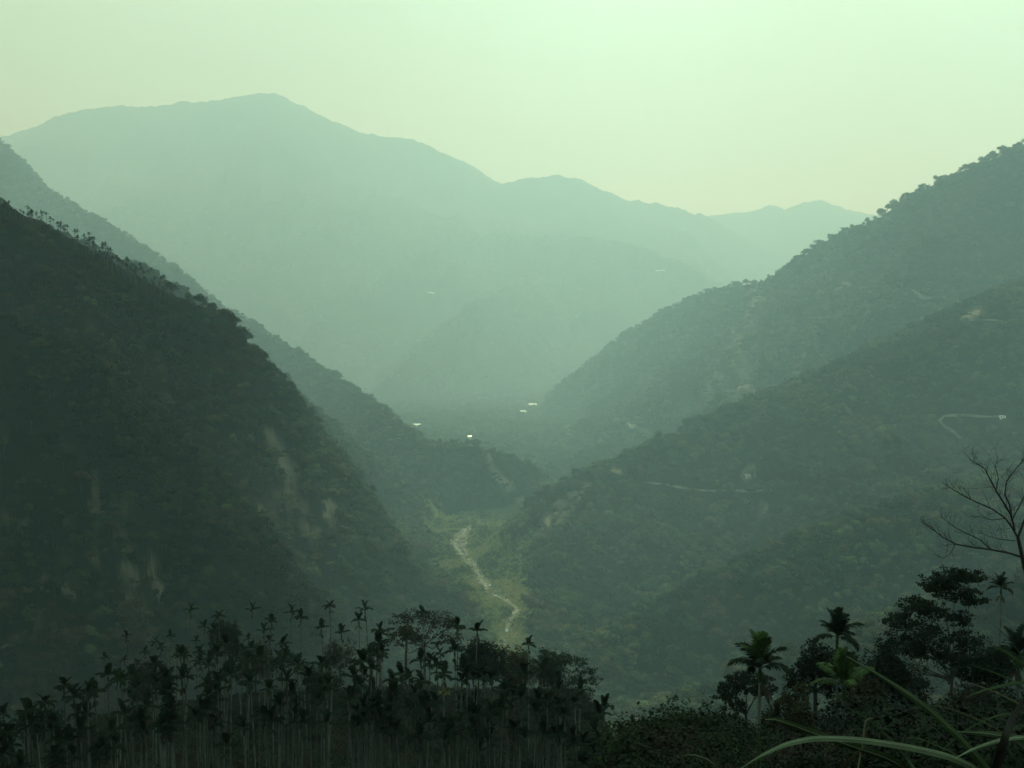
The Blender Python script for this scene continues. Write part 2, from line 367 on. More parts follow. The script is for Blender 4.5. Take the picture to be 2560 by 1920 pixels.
def seg_dist(x, y, P, val=None):
    best = np.full(np.shape(x), 1e18); v = np.zeros(np.shape(x))
    for i in range(len(P) - 1):
        a, b_ = P[i][:2], P[i + 1][:2]; e = b_ - a; L2 = max(e @ e, 1e-6)
        t = np.clip(((x - a[0]) * e[0] + (y - a[1]) * e[1]) / L2, 0, 1)
        q = (x - a[0] - t * e[0]) ** 2 + (y - a[1] - t * e[1]) ** 2
        m = q < best; best = np.where(m, q, best)
        if val is not None: v = np.where(m, val[i] + t * (val[i + 1] - val[i]), v)
    return np.sqrt(best), v
def gravel(x, y):
    d, w = seg_dist(x, y, BED, BEDW)
    return smooth(2.5, -2.5, d - w * (1 + 0.7 * fbm(x / 7, y / 7, 3, 91)))

# bare rock and landslide scars: (photo x, photo y, radius in m, how bare)
SCARS = [(385,1400,8,1),(392,1470,10,1),(378,1425,6,1),(118,1455,9,1),(168,1470,8,1),(178,1487,6,1),(5,1300,9,.9),(240,1275,8,.9),(235,1390,7,.8),(60,1310,7,.8),(330,1450,8,.8),
         (690,1110,14,.9),(715,1150,14,.9),(738,1200,14,.9),(745,1260,14,.8),(760,1310,11,.8),(790,1340,10,.8),(722,1235,10,.9),(830,1265,9,.8),(670,1090,10,.7),(705,1180,10,.9),(828,1300,8,.8),(360,830,12,.4),
                  (1335,1345,7,.8),
         (1536,1183,10,1),(1872,1181,9,.9),(1908,1270,8,.8),(2280,1210,6,.6),(2110,712,12,.9),(2415,790,12,.8)]
SC = []
for px, py, r, k in SCARS:
    p = raycast(px, py, 850)
    SC.append((p[0], p[1], r * math.hypot(p[0], p[1]) / 1300 * .85, k, p[2]))
# long pale chutes on the far right face
CH = []
for line, w, k in [([(1930,690),(1885,760),(1865,830),(1850,900),(1835,960),(1835,1040)], 34, .62), ([(1870,800),(1835,870),(1800,930),(1765,1000),(1735,1040)], 40, .6), ([(2010,860),(1985,930),(1945,980),(1890,1020),(1860,1045)], 14, .7),
                   ([(1800,960),(1800,1000),(1835,1030)], 16, .8), ([(1880,850),(1870,930),(1862,1000)], 26, .62), ([(1980,800),(2040,860)], 8, .5), ([(1470,1212),(1432,1236),(1396,1268),(1365,1305),(1338,1345)], 7, 1), ([(1455,1240),(1420,1275),(1385,1320)], 5, .9), ([(1400,1250),(1360,1290),(1345,1320)], 4, .9), ([(1222,1150),(1238,1182),(1262,1212),(1292,1236),(1312,1268)], 6, 1), ([(1262,1212),(1280,1208)], 3, .8), ([(690,1100),(722,1150),(740,1210),(750,1270),(762,1320)], 5, .62), ([(708,1130),(700,1180),(718,1240),(728,1300)], 4, .6), ([(800,1240),(828,1275),(830,1310)], 3.5, .55), ([(235,1190),(242,1260),(238,1330)], 4, .6), ([(1350,1105),(1440,1085),(1560,1075)], 9, .35)]:
    P = np.array([raycast(px, py, 1900 if line[0][0] > 1475 or line[0] == (1350, 1105) else 850) for px, py in line]); CH.append((P, w, k))
def bare(x, y, z, slope):
    r = np.hypot(x, y)
    b = 0.75 * smooth(1.75, 2.3, np.minimum(slope, 2.2) + 0.7 * fbm(x / 40, y / 40, 3, 101)) * smooth(-.1, .3, fbm(x / 110, y / 110, 2, 131)) * (r > 700) * (r < 4200)
    for sx, sy, sr, k, sz in SC:
        m = (np.abs(x - sx) < 4 * sr) & (np.abs(y - sy) < 4 * sr)
        if m.any():
            q = np.sqrt((x[m] - sx) ** 2 + (y[m] - sy) ** 2 + 0.25 * (z[m] - sz) ** 2) / sr
            b[m] = np.maximum(b[m], k * smooth(1.1, 0.7, q + 0.9 * fbm(x[m] / (sr * .45), z[m] / (sr * .9), 4, 111)))
    for P, w, k in CH:
        m = (x > P[:, 0].min() - 60) & (x < P[:, 0].max() + 60) & (y > P[:, 1].min() - 60) & (y < P[:, 1].max() + 60)
        if m.any():
            d, _ = seg_dist(x[m], y[m], P)
            b[m] = np.maximum(b[m], k * smooth(1.2, 0.5, d / w + 0.8 * fbm(x[m] / 14, y[m] / 14, 3, 121)))
    return np.clip(b, 0, 1)

SLOPE_R = np.abs(np.gradient(TZ, axis=0) / np.gradient(RR, axis=0))
SLOPE_P = np.abs(np.gradient(TZ, axis=1) / (np.gradient(PH, axis=1) * RR))
SLOPE = np.hypot(SLOPE_R, SLOPE_P)
def Sfast(x, y):
    r = np.hypot(x, y); p = np.arctan2(x, y)
    i = np.clip(np.searchsorted(RAD, r) - 1, 0, nr - 1); j = np.clip(np.searchsorted(PHI, p) - 1, 0, nc - 1)
    return SLOPE[i, j]

# roads and tracks: photo polylines turned into ground paths
ROADS = [([(1606,1206),(1640,1210),(1671,1214),(1726,1224),(1800,1228),(1870,1228),(1932,1226)], 1.55), ([(2507,1038),(2450,1042),(2400,1041),(2362,1040),(2348,1052),(2362,1068),(2385,1082),(2404,1100)], 1.36),
         ([(2425,801),(2450,801),(2480,800),(2520,806)], 1.86), ([(2416,782),(2432,786),(2450,792)], 2.17), ([(2097,708),(2112,713),(2140,720),(2170,722)], 2.48), ([(2240,730),(2320,748),(2400,765)], 1.24),
         ([(1218,1027),(1235,1022),(1252,1022),(1272,1026),(1285,1036)], 2.79), ([(1190,1042),(1205,1038),(1216,1030)], 2.17), ([(1440,1046),(1456,1048),(1475,1043),(1530,1048),(1580,1056)], 2.48), ([(1574,1064),(1582,1072),(1596,1080),(1640,1083),(1700,1088)], 2.48),
         ([(1260,1049),(1290,1047),(1320,1047)], 2.48), ([(640,1090),(0,0)], 0.00)]
RD = []
for line, w in ROADS[:-1]:
    P = np.array([raycast(px, py, 850) for px, py in line])
    t = np.linspace(0, len(P) - 1, (len(P) - 1) * 6 + 1); P2 = np.stack([np.interp(t, np.arange(len(P)), P[:, k]) for k in range(3)], 1)
    RD.append((P2, w))
def near_road(x, y):
    out = np.zeros(x.shape, bool)
    for P, w in RD:
        m = (x > P[:, 0].min() - 30) & (x < P[:, 0].max() + 30) & (y > P[:, 1].min() - 45) & (y < P[:, 1].max() + 30)
        if m.any():
            # clear the verge, more of it on the valley side
            ux = x[m]; uy = y[m]; d, _ = seg_dist(ux, uy, P); r = np.hypot(ux, uy)
            d2, _ = seg_dist(ux * (1 + 14 / r), uy * (1 + 14 / r), P); out[m] |= np.minimum(d, d2 + 1.5) < w + 1.5 + 4.5 * vnoise(ux / 16, uy / 16, 77)
    return out

cov = np.zeros((nr * nc, 4), np.float32); cov[:, 3] = 1
x_, y_, z_ = TX.ravel(), TY.ravel(), TZ.ravel()
fm = np.where((np.hypot(x_, y_) > 700) & (np.abs(np.arctan2(x_, y_)) < 0.55))[0]
cov[fm, 0] = bare(x_[fm], y_[fm], z_[fm], SLOPE.ravel()[fm])
cov[fm, 1] = meadow(x_[fm], y_[fm]); cov[fm, 2] = gravel(x_[fm], y_[fm]) * 0.9
COV = cov.reshape(nr, nc, 4)
def cover(x, y):
    r = np.hypot(x, y); p = np.arctan2(x, y)
    i = np.clip(np.searchsorted(RAD, r) - 1, 0, nr - 1); j = np.clip(np.searchsorted(PHI, p) - 1, 0, nc - 1)
    return COV[i, j]

# ------------------------------------------------------------------ ground sheet
me = bpy.data.meshes.new('hills')
ii, jj = np.meshgrid(np.arange(nr - 1), np.arange(nc), indexing='ij')
j2 = (jj + 1) % nc
q = np.stack([ii * nc + jj, ii * nc + j2, (ii + 1) * nc + j2, (ii + 1) * nc + jj], -1).reshape(-1, 4)[:, ::-1]
centre = nr * nc
V = np.concatenate([np.stack([x_, y_, z_], 1), [[0, 0, -1.62]]])
tri = np.stack([np.full(nc, centre), np.roll(np.arange(nc), -1), np.arange(nc)], 1)
me.vertices.add(len(V)); me.vertices.foreach_set('co', V.astype(np.float32).ravel())
me.loops.add(q.size + tri.size); me.loops.foreach_set('vertex_index', np.concatenate([q.ravel(), tri.ravel()]).astype(np.int32))
st = np.concatenate([np.arange(len(q)) * 4, q.size + np.arange(len(tri)) * 3])
me.polygons.add(len(st)); me.polygons.foreach_set('loop_start', st.astype(np.int32))
me.polygons.foreach_set('use_smooth', np.ones(len(st), bool))
me.materials.append(gm); me.update(calc_edges=True)
ca = me.color_attributes.new('cover', 'FLOAT_COLOR', 'POINT')
ca.data.foreach_set('color', np.concatenate([cov, [[0, 0, 0, 1]]]).astype(np.float32).ravel())
ground = link(bpy.data.objects.new('hills', me)); tag(ground, kind='structure')

# roads laid on the ground
for P, w in RD:
    mb = MB(); T = np.gradient(P[:, :2], axis=0); T /= np.linalg.norm(T, axis=1)[:, None] + 1e-9; Nn = np.stack([-T[:, 1], T[:, 0]], 1)
    cols = []
    for k in (-1, -.5, 0, .5, 1):
        xy = P[:, :2] + Nn * w * k; cols.append(xy)
    zz = np.max([Hfast(c_[:, 0], c_[:, 1]) for c_ in cols], axis=0); zz = np.convolve(np.pad(zz, 2, 'edge'), np.ones(5) / 5, 'valid') + .5
    n = len(P); Vt = np.concatenate([np.column_stack([c_, zz]) for c_ in cols] + [np.column_stack([cols[0], zz - 9]), np.column_stack([cols[-1], zz - 9])])
    f = []
    for k in range(4):
        for i in range(n - 1): f.append((k * n + i, k * n + i + 1, (k + 1) * n + i + 1, (k + 1) * n + i))
    for i in range(n - 1): f.append((5 * n + i, 5 * n + i + 1, i + 1, i)); f.append((4 * n + i, 4 * n + i + 1, 6 * n + i + 1, 6 * n + i))
    mb.add(Vt, f); tag(mb.build('mountain_road', M['road']), kind='structure')

# haze round the camera and everything inside
hz = MB(); X, Y0, Y1, Z0, Z1 = 10500, -10500, 10500, float(TZ.min()) - 1.0, float(TZ.max()) + 60
hz.add([(-X, Y0, Z0), (X, Y0, Z0), (X, Y1, Z0), (-X, Y1, Z0), (-X, Y0, Z1), (X, Y0, Z1), (X, Y1, Z1), (-X, Y1, Z1)],
       [(0, 3, 2, 1), (4, 5, 6, 7), (0, 1, 5, 4), (1, 2, 6, 5), (2, 3, 7, 6), (3, 0, 4, 7)])
hm = bpy.data.materials.new('haze_air'); hm.use_nodes = True; hn = hm.node_tree; hn.nodes.clear()
ho = hn.nodes.new("ShaderNodeOutputMaterial"); pv = hn.nodes.new("ShaderNodeVolumePrincipled")
pv.inputs['Density'].default_value = HAZE_DENSITY; pv.inputs['Color'].default_value = (*HAZE_COLOR, 1)
pv.inputs['Anisotropy'].default_value = HAZE_ANISO; pv.inputs['Density Attribute'].default_value = ''; pv.inputs['Absorption Color'].default_value = (1, 1, 1, 1)   # the air only scatters, blue light the most
hn.links.new(pv.outputs[0], ho.inputs['Volume'])
tag(hz.build('haze', hm), 'pale green haze filling the valley between the slopes', 'haze', kind='stuff')

# unseen sun blocker added over the air box, shading left slope and bank
cl = bpy.data.materials.new('sun_blocker_white'); cl.use_nodes = True; cn = cl.node_tree; cn.nodes.clear()
co = cn.nodes.new("ShaderNodeOutputMaterial"); cd = cn.nodes.new("ShaderNodeBsdfDiffuse"); cd.inputs[0].default_value = (.8, .8, .8, 1)
ct = cn.nodes.new("ShaderNodeBsdfTranslucent"); ct.inputs[0].default_value = (.8, .8, .8, 1); cx = cn.nodes.new("ShaderNodeMixShader"); cx.inputs[0].default_value = .35
cn.links.new(cd.outputs[0], cx.inputs[1]); cn.links.new(ct.outputs[0], cx.inputs[2]); cn.links.new(cx.outputs[0], co.inputs[0])
CZ = Z1 + 160.0; off = (CZ + 150) / math.tan(SUN_ELEV); ox, oy = off * math.sin(SUN_AZ), off * math.cos(SUN_AZ)
shade = np.array([(-2600, -500), (640, -500), (560, 300), (430, 640), (300, 980), (130, 800), (50, 520), (-60, 800), (-150, 1080), (-290, 1260), (-560, 1340), (-1000, 1500), (-2600, 1750)], float)
sx, sy = np.meshgrid(np.linspace(-2700, 850, 120), np.linspace(-700, 2500, 110), indexing='ij')
def inside(px, py, poly):
    r = np.zeros(px.shape, bool); j = len(poly) - 1
    for i in range(len(poly)):
        xi, yi = poly[i]; xj, yj = poly[j]
        r ^= ((yi > py) != (yj > py)) & (px < (xj - xi) * (py - yi) / (yj - yi + 1e-9) + xi); j = i
    return r
wob = 70 * fbm(sx / 260, sy / 260, 3, 501); ins = inside(sx + wob, sy + wob, shade)
lump = 40 + 55 * np.abs(fbm(sx / 240, sy / 240, 4, 511)); nxy = sx.size
mb = MB(); vt = np.stack([sx + ox, sy + oy, CZ + 60 + 2.2 * lump], -1).reshape(-1, 3); vb = np.stack([sx + ox, sy + oy, CZ + 60 - lump], -1).reshape(-1, 3)
ci_, cj_ = np.meshgrid(np.arange(119), np.arange(109), indexing='ij'); cell = ins[:-1, :-1] & ins[1:, :-1] & ins[:-1, 1:] & ins[1:, 1:]
k0 = (ci_ * 110 + cj_)[cell]; fq = np.stack([k0, k0 + 110, k0 + 111, k0 + 1], -1)
mb.add(np.concatenate([vt, vb]), np.concatenate([fq, fq[:, ::-1] + nxy])); tag(mb.build('sun_blocker', cl, smooth=True), 'added sun blocker out of view high over the near left slope', 'sun_blocker', kind='stuff')

# ------------------------------------------------------------------ foliage builders
def unit(v): return v / (np.linalg.norm(v, axis=-1, keepdims=True) + 1e-9)
def leafcloud(mb, C, Nn, size, r, m=0, asp=1.0):
    """one small bent leaf-clump quad at every centre, facing roughly along Nn"""
    n = len(C); Nn = unit(Nn + 0.55 * r.normal(size=(n, 3)))
    A = unit(np.cross(Nn, unit(r.normal(size=(n, 3))))); B = np.cross(Nn, A)
    s = (size * (0.6 + 0.8 * r.random(n)))[:, None] * 0.5
    k = s * asp
    V = np.stack([C - A * s * r.uniform(.7, 1.2, (n, 1)), C - B * k * r.uniform(.5, 1.1, (n, 1)) + Nn * s * .15, C + A * s * r.uniform(.7, 1.2, (n, 1)), C + B * k * r.uniform(.5, 1.1, (n, 1)) - Nn * s * .15], 1).reshape(-1, 3)
    mb.add(V, np.arange(4 * n).reshape(-1, 4), m)

def lobes_crown(mb, lobes, n_per, leaf, r, m=0, flat=1.0, fill=0.35):
    """lobes = [(x, y, z, rx, ry, rz)]"""
    for (cx, cy_, cz, rx, ry, rz) in lobes:
        n = int(n_per * (rx * rz) ** 0.5 * (ry ** .5))
        d = unit(r.normal(size=(n, 3))); d[:, 2] = np.where(d[:, 2] < -0.55, -d[:, 2], d[:, 2])
        rad = 1 - fill * r.random(n) ** 1.6
        # gaps and knobs
        kn = 1 + 0.22 * np.sin(d[:, 0] * 5 + cx) * np.sin(d[:, 1] * 6 + cy_) + 0.12 * r.normal(size=n)
        C = np.array([cx, cy_, cz]) + d * np.array([rx, ry, rz * flat]) * (rad * kn)[:, None]
        leafcloud(mb, C, d * [1 / rx, 1 / ry, 1 / rz] * rx + [0, 0, .5], leaf, r, m)

def broad_tree_mesh(seed, mats, h=10.0, w=8.0, leaf=1.0, n=26, spread=0.5):
    r = np.random.default_rng(seed); mb = MB()
    tube(mb, [(0, 0, -1.5), (r.normal() * .1, 0, h * .3), (r.normal() * .4, r.normal() * .4, h * .62)], [.26, .2, .12], 5, 1)
    L = []
    for k in range(r.integers(5, 9)):
        a = r.uniform(0, 6.28); q = r.uniform(0, spread) * w
        rr = r.uniform(.16, .30) * w
        L.append((math.cos(a) * q, math.sin(a) * q, h * (1 - .28) - q * r.uniform(.2, .8) + r.normal() * .05 * h, rr, rr * r.uniform(.8, 1.2), rr * r.uniform(.55, .9)))
    for l in L:
        tube(mb, [(0, 0, h * .3), (l[0] * .5, l[1] * .5, h * .5), (l[0], l[1], l[2])], [.12, .08, .04], 4, 1)
    lobes_crown(mb, L, n, leaf, r)
    return mb.mesh('broad_tree_mass', mats)

PROT = bpy.data.collections.new('plant_stock')        # not linked to the scene: only a source for the woods
def stock(name, meshes):
    c = bpy.data.collections.new(name)
    for k, me_ in enumerate(meshes):
        o = bpy.data.objects.new('%s_%02d' % (name, k), me_); c.objects.link(o)
    return c

def scatter(name, coll, P, scale, rot, idx, tilt=None):
    """one object whose geometry nodes put plants from coll on the points"""
    me_ = bpy.data.meshes.new(name); me_.vertices.add(len(P)); me_.vertices.foreach_set('co', np.asarray(P, np.float32).ravel())
    a = me_.attributes.new('psc', 'FLOAT', 'POINT'); a.data.foreach_set('value', np.asarray(scale, np.float32))
    a = me_.attributes.new('pro', 'FLOAT', 'POINT'); a.data.foreach_set('value', np.asarray(rot, np.float32))
    a = me_.attributes.new('pid', 'INT', 'POINT'); a.data.foreach_set('value', np.asarray(idx, np.int32))
    o = link(bpy.data.objects.new(name, me_))
    g = bpy.data.node_groups.new(name + '_nodes', 'GeometryNodeTree')
    g.interface.new_socket('Geometry', in_out='INPUT', socket_type='NodeSocketGeometry'); g.interface.new_socket('Geometry', in_out='OUTPUT', socket_type='NodeSocketGeometry')
    gi = g.nodes.new('NodeGroupInput'); go = g.nodes.new('NodeGroupOutput'); ip = g.nodes.new('GeometryNodeInstanceOnPoints')
    m2p = g.nodes.new('GeometryNodeMeshToPoints')
    ci = g.nodes.new('GeometryNodeCollectionInfo'); ci.inputs['Collection'].default_value = coll
    ci.inputs['Separate Children'].default_value = True; ci.inputs['Reset Children'].default_value = True
    def attr(n, t):
        x = g.nodes.new('GeometryNodeInputNamedAttribute'); x.data_type = t; x.inputs[0].default_value = n; return x.outputs[0]
    cr = g.nodes.new('ShaderNodeCombineXYZ'); g.links.new(attr('pro', 'FLOAT'), cr.inputs[2])
    g.links.new(gi.outputs[0], m2p.inputs[0]); g.links.new(m2p.outputs[0], ip.inputs['Points']); g.links.new(ci.outputs[0], ip.inputs['Instance'])
    ip.inputs['Pick Instance'].default_value = True
    g.links.new(attr('pid', 'INT'), ip.inputs['Instance Index']); g.links.new(cr.outputs[0], ip.inputs['Rotation'])
    g.links.new(attr('psc', 'FLOAT'), ip.inputs['Scale']); g.links.new(ip.outputs[0], go.inputs[0])
    md = o.modifiers.new('plants', 'NODES'); md.node_group = g
    return o

# ------------------------------------------------------------------ the woods on the slopes
MATS = ['wood_dark', 'wood_mid', 'wood_pale', 'wood_olive', 'wood_brown']
wood = []
for mi, mn in enumerate(MATS):
    for k in range(3):
        wood.append(broad_tree_mesh(100 + mi * 10 + k, [M[mn], M['bark']], h=9 + k, w=8.5 + k, leaf=1.0, n=30, spread=.42 + .06 * k))
woods = stock('wood_tree', wood)

def scatter_points(r0, r1, spacing, ang=26.5, tall=12.0, slack=0.003):
    A = math.radians(ang); area = A * (r1 ** 2 - r0 ** 2); n = int(area / spacing ** 2 * 1.9)
    r = np.sqrt(rng.uniform(r0 ** 2, r1 ** 2, n)); p = rng.uniform(-A, A, n)
    x = r * np.sin(p); y = r * np.cos(p); z = Hfast(x, y)
    keep = seen(x, y, z, tall, slack)
    x, y, z = x[keep], y[keep], z[keep]
    s = Sfast(x, y); acc = np.minimum(1, np.sqrt(1 + s * s) / 2.0); keep = rng.random(len(x)) < acc
    return x[keep], y[keep], z[keep]

HPX = [(1298,1036,34), (1336,1018,30), (1356,1036,20), (1262,1046,20), (1236,1050,18), (1044,1068,26), (1174,1104,8), (1456,1052,11), (2507,1046,11), (1872,1186,12)]
HPT = [(raycast(a, b_, 850), c_) for a, b_, c_ in HPX]
def near_house(x, y):
    out = np.zeros(x.shape, bool)
    for p, r in HPT:
        d = math.hypot(p[0], p[1]); q = np.array([p[0], p[1]]) * (1 - r / d)
        out |= (np.hypot(x - p[0], y - p[1]) < r) | (np.hypot(x - q[0], y - q[1]) < r * 1.1)
    return out
def palm_stand(x, y, z):
    px = 1280 + F * x / y; py = 800 - F * z / y
    cy_ = np.interp(px, [0, 60, 110, 200, 270, 330, 400, 470], [515, 540, 548, 600, 640, 680, 708, 752]); wd = np.interp(px, [0, 120, 200, 300, 400, 460], [34, 28, 44, 66, 62, 30])
    return (y > 1050) & (y < 1450) & (px < 462) & (py > cy_ - 14) & (py < cy_ + wd) & (rng.random(len(x)) < .96)

def woods_points(r0, r1, spacing, tall=12, sparse=False):
    x, y, z = scatter_points(r0, r1, spacing, tall=tall)
    c = cover(x, y); p = (1 - .80 * c[:, 0] - .1 * (c[:, 0] > .45)) * (1 - 1.0 * np.clip(c[:, 1] * 1.3, 0, 1)) * (1 - np.clip(c[:, 2] * 1.5, 0, 1))
    if not sparse: p = p * (1 - .75 * smooth(.30, .52, fbm(x / 34, y / 34, 3, 231)))
    k = (rng.random(len(x)) < p) & ~near_road(x, y) & ~palm_stand(x, y, z) & ~near_house(x, y)
    x, y, z = x[k], y[k], z[k]
    # patches of kinds: low noise picks the colour family
    f = fbm(x / 90, y / 90, 3, 201) + .22 * rng.normal(size=len(x)); f2 = fbm(x / 160, y / 160, 3, 211) + .16 * rng.normal(size=len(x))
    fam = np.where(f < -.22, 0, np.where(f < .25, 1, np.where(f < .48, 3, 2)))
    fam = np.where(f2 > .42, 4, fam)
    idx = fam * 3 + rng.integers(0, 3, len(x))
    big = fbm(x / 50, y / 50, 2, 221)
    sc = spacing / 7.2 * (0.50 + 1.15 * rng.random(len(x)) ** 2.6 + .35 * big)
    if sparse: sc = rng.uniform(1.15, 1.9, len(x))
    return np.stack([x, y, z], 1), np.clip(sc, .35, 3), rng.uniform(0, 6.28, len(x)), idx

for (r0, r1, sp, lab) in [(780, 1520, 6.4, 'dense mixed woodland covering the two slopes nearest the gorge'), (1520, 2400, 7.4, 'hazy woodland over the river bends and middle slopes'),
                     (2400, 4300, 9.5, 'pale hazed woodland on the farther ridge faces')]:
    P, sc, ro, ix = woods_points(r0, r1, sp)
    P2, sc2, ro2, ix2 = woods_points(r0, r1, sp * 3.0, sparse=True)
    P = np.concatenate([P, P2]); sc = np.concatenate([sc, sc2]); ro = np.concatenate([ro, ro2]); ix = np.concatenate([ix, ix2])
    tag(scatter('woodland', woods, P, sc, ro, ix), lab, 'woodland', kind='stuff')
    print('woods', len(P))
P, sc, ro, ix = woods_points(4300, 6300, 22.0, tall=20)
tag(scatter('woodland', woods, P, np.clip(sc * .55, .5, 1.8), ro, ix), 'faint woodland on the distant mountains at the head of the valley', 'woodland', kind='stuff')
print('woods far', len(P))

# meadow of tall grass along the stream bed, boulders in the bed, the stream itself
def grass_bush(seed, m, w=2.4, h=1.0, n=90, leaf=.5):
    r = np.random.default_rng(seed); mb = MB(); p = r.normal(size=(n, 2)) * w * .3
    C = np.column_stack([p, np.abs(r.normal(size=n)) * h * .45]); leafcloud(mb, C, np.column_stack([p * .3, np.full(n, .7)]), leaf, r); return mb.mesh('grass_bush_mass', [m])
M['mead_a'] = mat('mead_a', (.20, .25, .085), col2=(.28, .31, .11), scale=.5, objvar=.3)
M['mead_b'] = mat('mead_b', (.30, .27, .12), col2=(.36, .31, .15), scale=.5, objvar=.3)
gb = stock('meadow_bush', [grass_bush(1, M['mead_a']), grass_bush(2, M['mead_b']), grass_bush(3, M['mead_a'], 3.4, 2.2), grass_bush(4, M['leaf_mid'], 3, 2.6)])
x = rng.uniform(ML.min() - 30, MR.max() + 30, 42000); y = rng.uniform(MY[0] - 20, MY[-1] + 30, 42000)
c = cover(x, y); k = (rng.random(len(x)) < c[:, 1] * (1 - c[:, 2]) * .95) & (Sfast(x, y) < 1.0); x, y = x[k], y[k]
f = fbm(x / 35, y / 50, 3, 301) + .2 * rng.normal(size=len(x)); f = f + .25 * rng.normal(size=len(x)); ix = np.where(f > .25, 1, np.where(f < -.35, 3, np.where(f < -.1, 2, 0)))
tag(scatter('meadow_grass', gb, np.column_stack([x, y, Hfast(x, y)]), rng.uniform(.5, 1.9, len(x)), rng.uniform(0, 6.28, len(x)), ix), 'yellow green tall grass on the valley floor beside the stream', 'grass', kind='stuff')

def rock_mesh(seed, m):
    r = np.random.default_rng(seed); mb = MB(); t = (1 + 5 ** .5) / 2
    v = unit(np.array([(-1, t, 0), (1, t, 0), (-1, -t, 0), (1, -t, 0), (0, -1, t), (0, 1, t), (0, -1, -t), (0, 1, -t), (t, 0, -1), (t, 0, 1), (-t, 0, -1), (-t, 0, 1)], float))
    f = [(0, 11, 5), (0, 5, 1), (0, 1, 7), (0, 7, 10), (0, 10, 11), (1, 5, 9), (5, 11, 4), (11, 10, 2), (10, 7, 6), (7, 1, 8), (3, 9, 4), (3, 4, 2), (3, 2, 6), (3, 6, 8), (3, 8, 9), (4, 9, 5), (2, 4, 11), (6, 2, 10), (8, 6, 7), (9, 8, 1)]
    mb.add(v * r.uniform(.6, 1.15, (12, 1)) * [1.2, .9, .6], f); return mb.mesh('boulder_mass', [m])
rk = stock('boulder_stone', [rock_mesh(k, M['boulder']) for k in range(5)])
x = rng.uniform(BED[:, 0].min() - 30, BED[:, 0].max() + 30, 26000); y = rng.uniform(BED[:, 1].min(), BED[:, 1].max(), 26000)
c = cover(x, y); k = rng.random(len(x)) < c[:, 2] * .8; x, y = x[k], y[k]
tag(scatter('boulders', rk, np.column_stack([x, y, Hfast(x, y) + .1]), .4 + 1.6 * rng.random(len(x)) ** 3, rng.uniform(0, 6.28, len(x)), rng.integers(0, 5, len(x))), 'pale boulders strewn along the stream bed', 'boulders', kind='stuff')

def water_patch(name, pts, wid):
    P = np.array([floor_pt(px, py) for px, py in pts]); P[:, 2] = Hfast(P[:, 0], P[:, 1])
    t = np.linspace(0, len(P) - 1, (len(P) - 1) * 5 + 1); P = np.stack([np.interp(t, np.arange(len(P)), P[:, k]) for k in range(3)], 1)
    T = np.gradient(P[:, :2], axis=0); T /= np.linalg.norm(T, axis=1)[:, None] + 1e-9; Nn = np.stack([-T[:, 1], T[:, 0]], 1)
    wv = 1.35 * wid * np.sin(np.linspace(.25, np.pi - .25, len(P))) * (1 + .35 * rng.normal(size=len(P)))
    z = P[:, 2] + .9; V = np.concatenate([np.column_stack([P[:, :2] + Nn * wv[:, None], z]), np.column_stack([P[:, :2] - Nn * wv[:, None], z])])
    n = len(P); mb = MB(); mb.add(V, [(i, i + 1, n + i + 1, n + i) for i in range(n - 1)]); o = mb.build(name, M['water']); tag(o, kind='structure'); return o
for pts, wd in [([(1243,1474),(1248,1479),(1254,1482)], 3.2), ([(1210,1420),(1214,1430),(1216,1440)], 1.6), ([(1170,1380),(1176,1384)], 2.0), ([(1262,1512),(1264,1517)], 1.3), ([(1263,1553),(1270,1558)], 2.4), ([(1318,1511),(1323,1514)], 1.3), ([(1222,1452),(1226,1460)], 1.2), ([(1234,1466),(1240,1471)], 1.2)]:
    water_patch('river', pts, wd)

# ------------------------------------------------------------------ betel palms
def frond(mb, r, base, az, elev, L, droop, nl, leafL, leafW, m=0, ml=0, n_r=8, vee=.5):
    """an arching midrib with two rows of leaflets"""
    t = np.linspace(0, 1, n_r); e = elev - droop * t ** 1.4
    h = np.array([math.cos(az), math.sin(az)]); d = np.column_stack([np.cos(e)[:, None] * h, np.sin(e)])
    P = base + np.concatenate([[[0, 0, 0]], np.cumsum(d[:-1] * L / (n_r - 1), 0)])
    tube(mb, P, np.linspace(.035, .008, n_r) * L / 1.8, 4, m)
    tt = np.linspace(.16, .99, nl); side = np.array([-h[1], h[0], 0.0])
    for sgn in (-1, 1):
        tj = np.clip(tt + r.normal(size=nl) * .006, 0, 1)
        Q = np.stack([np.interp(tj, t, P[:, k]) for k in range(3)], 1); D = unit(np.stack([np.interp(tj, t, d[:, k]) for k in range(3)], 1))
        up = unit(np.cross(np.broadcast_to(side, D.shape), D)); up = up * np.sign(up[:, 2:3] + 1e-6)
        ll = leafL * np.sin(np.pi * (0.12 + .82 * tj)) ** .7 * r.uniform(.85, 1.1, nl)
        dirv = unit(side * sgn * 1.0 + D * (.55 + .9 * tj)[:, None] + up * (vee + r.normal(size=nl) * .12)[:, None])
        mid = Q + dirv * (ll * .55)[:, None]; tip = mid + unit(dirv + [0, 0, -.55]) * (ll * .5)[:, None]
        wv = D * leafW
        V = np.stack([Q - wv * .5, mid - wv * .62, tip, mid + wv * .62, Q + wv * .5], 1)
        V = np.stack([V[:, 0], V[:, 1], V[:, 3], V[:, 4], V[:, 2]], 1).reshape(-1, 3); k = np.arange(nl)[:, None] * 5
        mb.add(V, np.concatenate([k + 0, k + 1, k + 2, k + 3], 1), ml)
        mb.add(V, np.concatenate([k + 1, k + 4, k + 2], 1), ml)

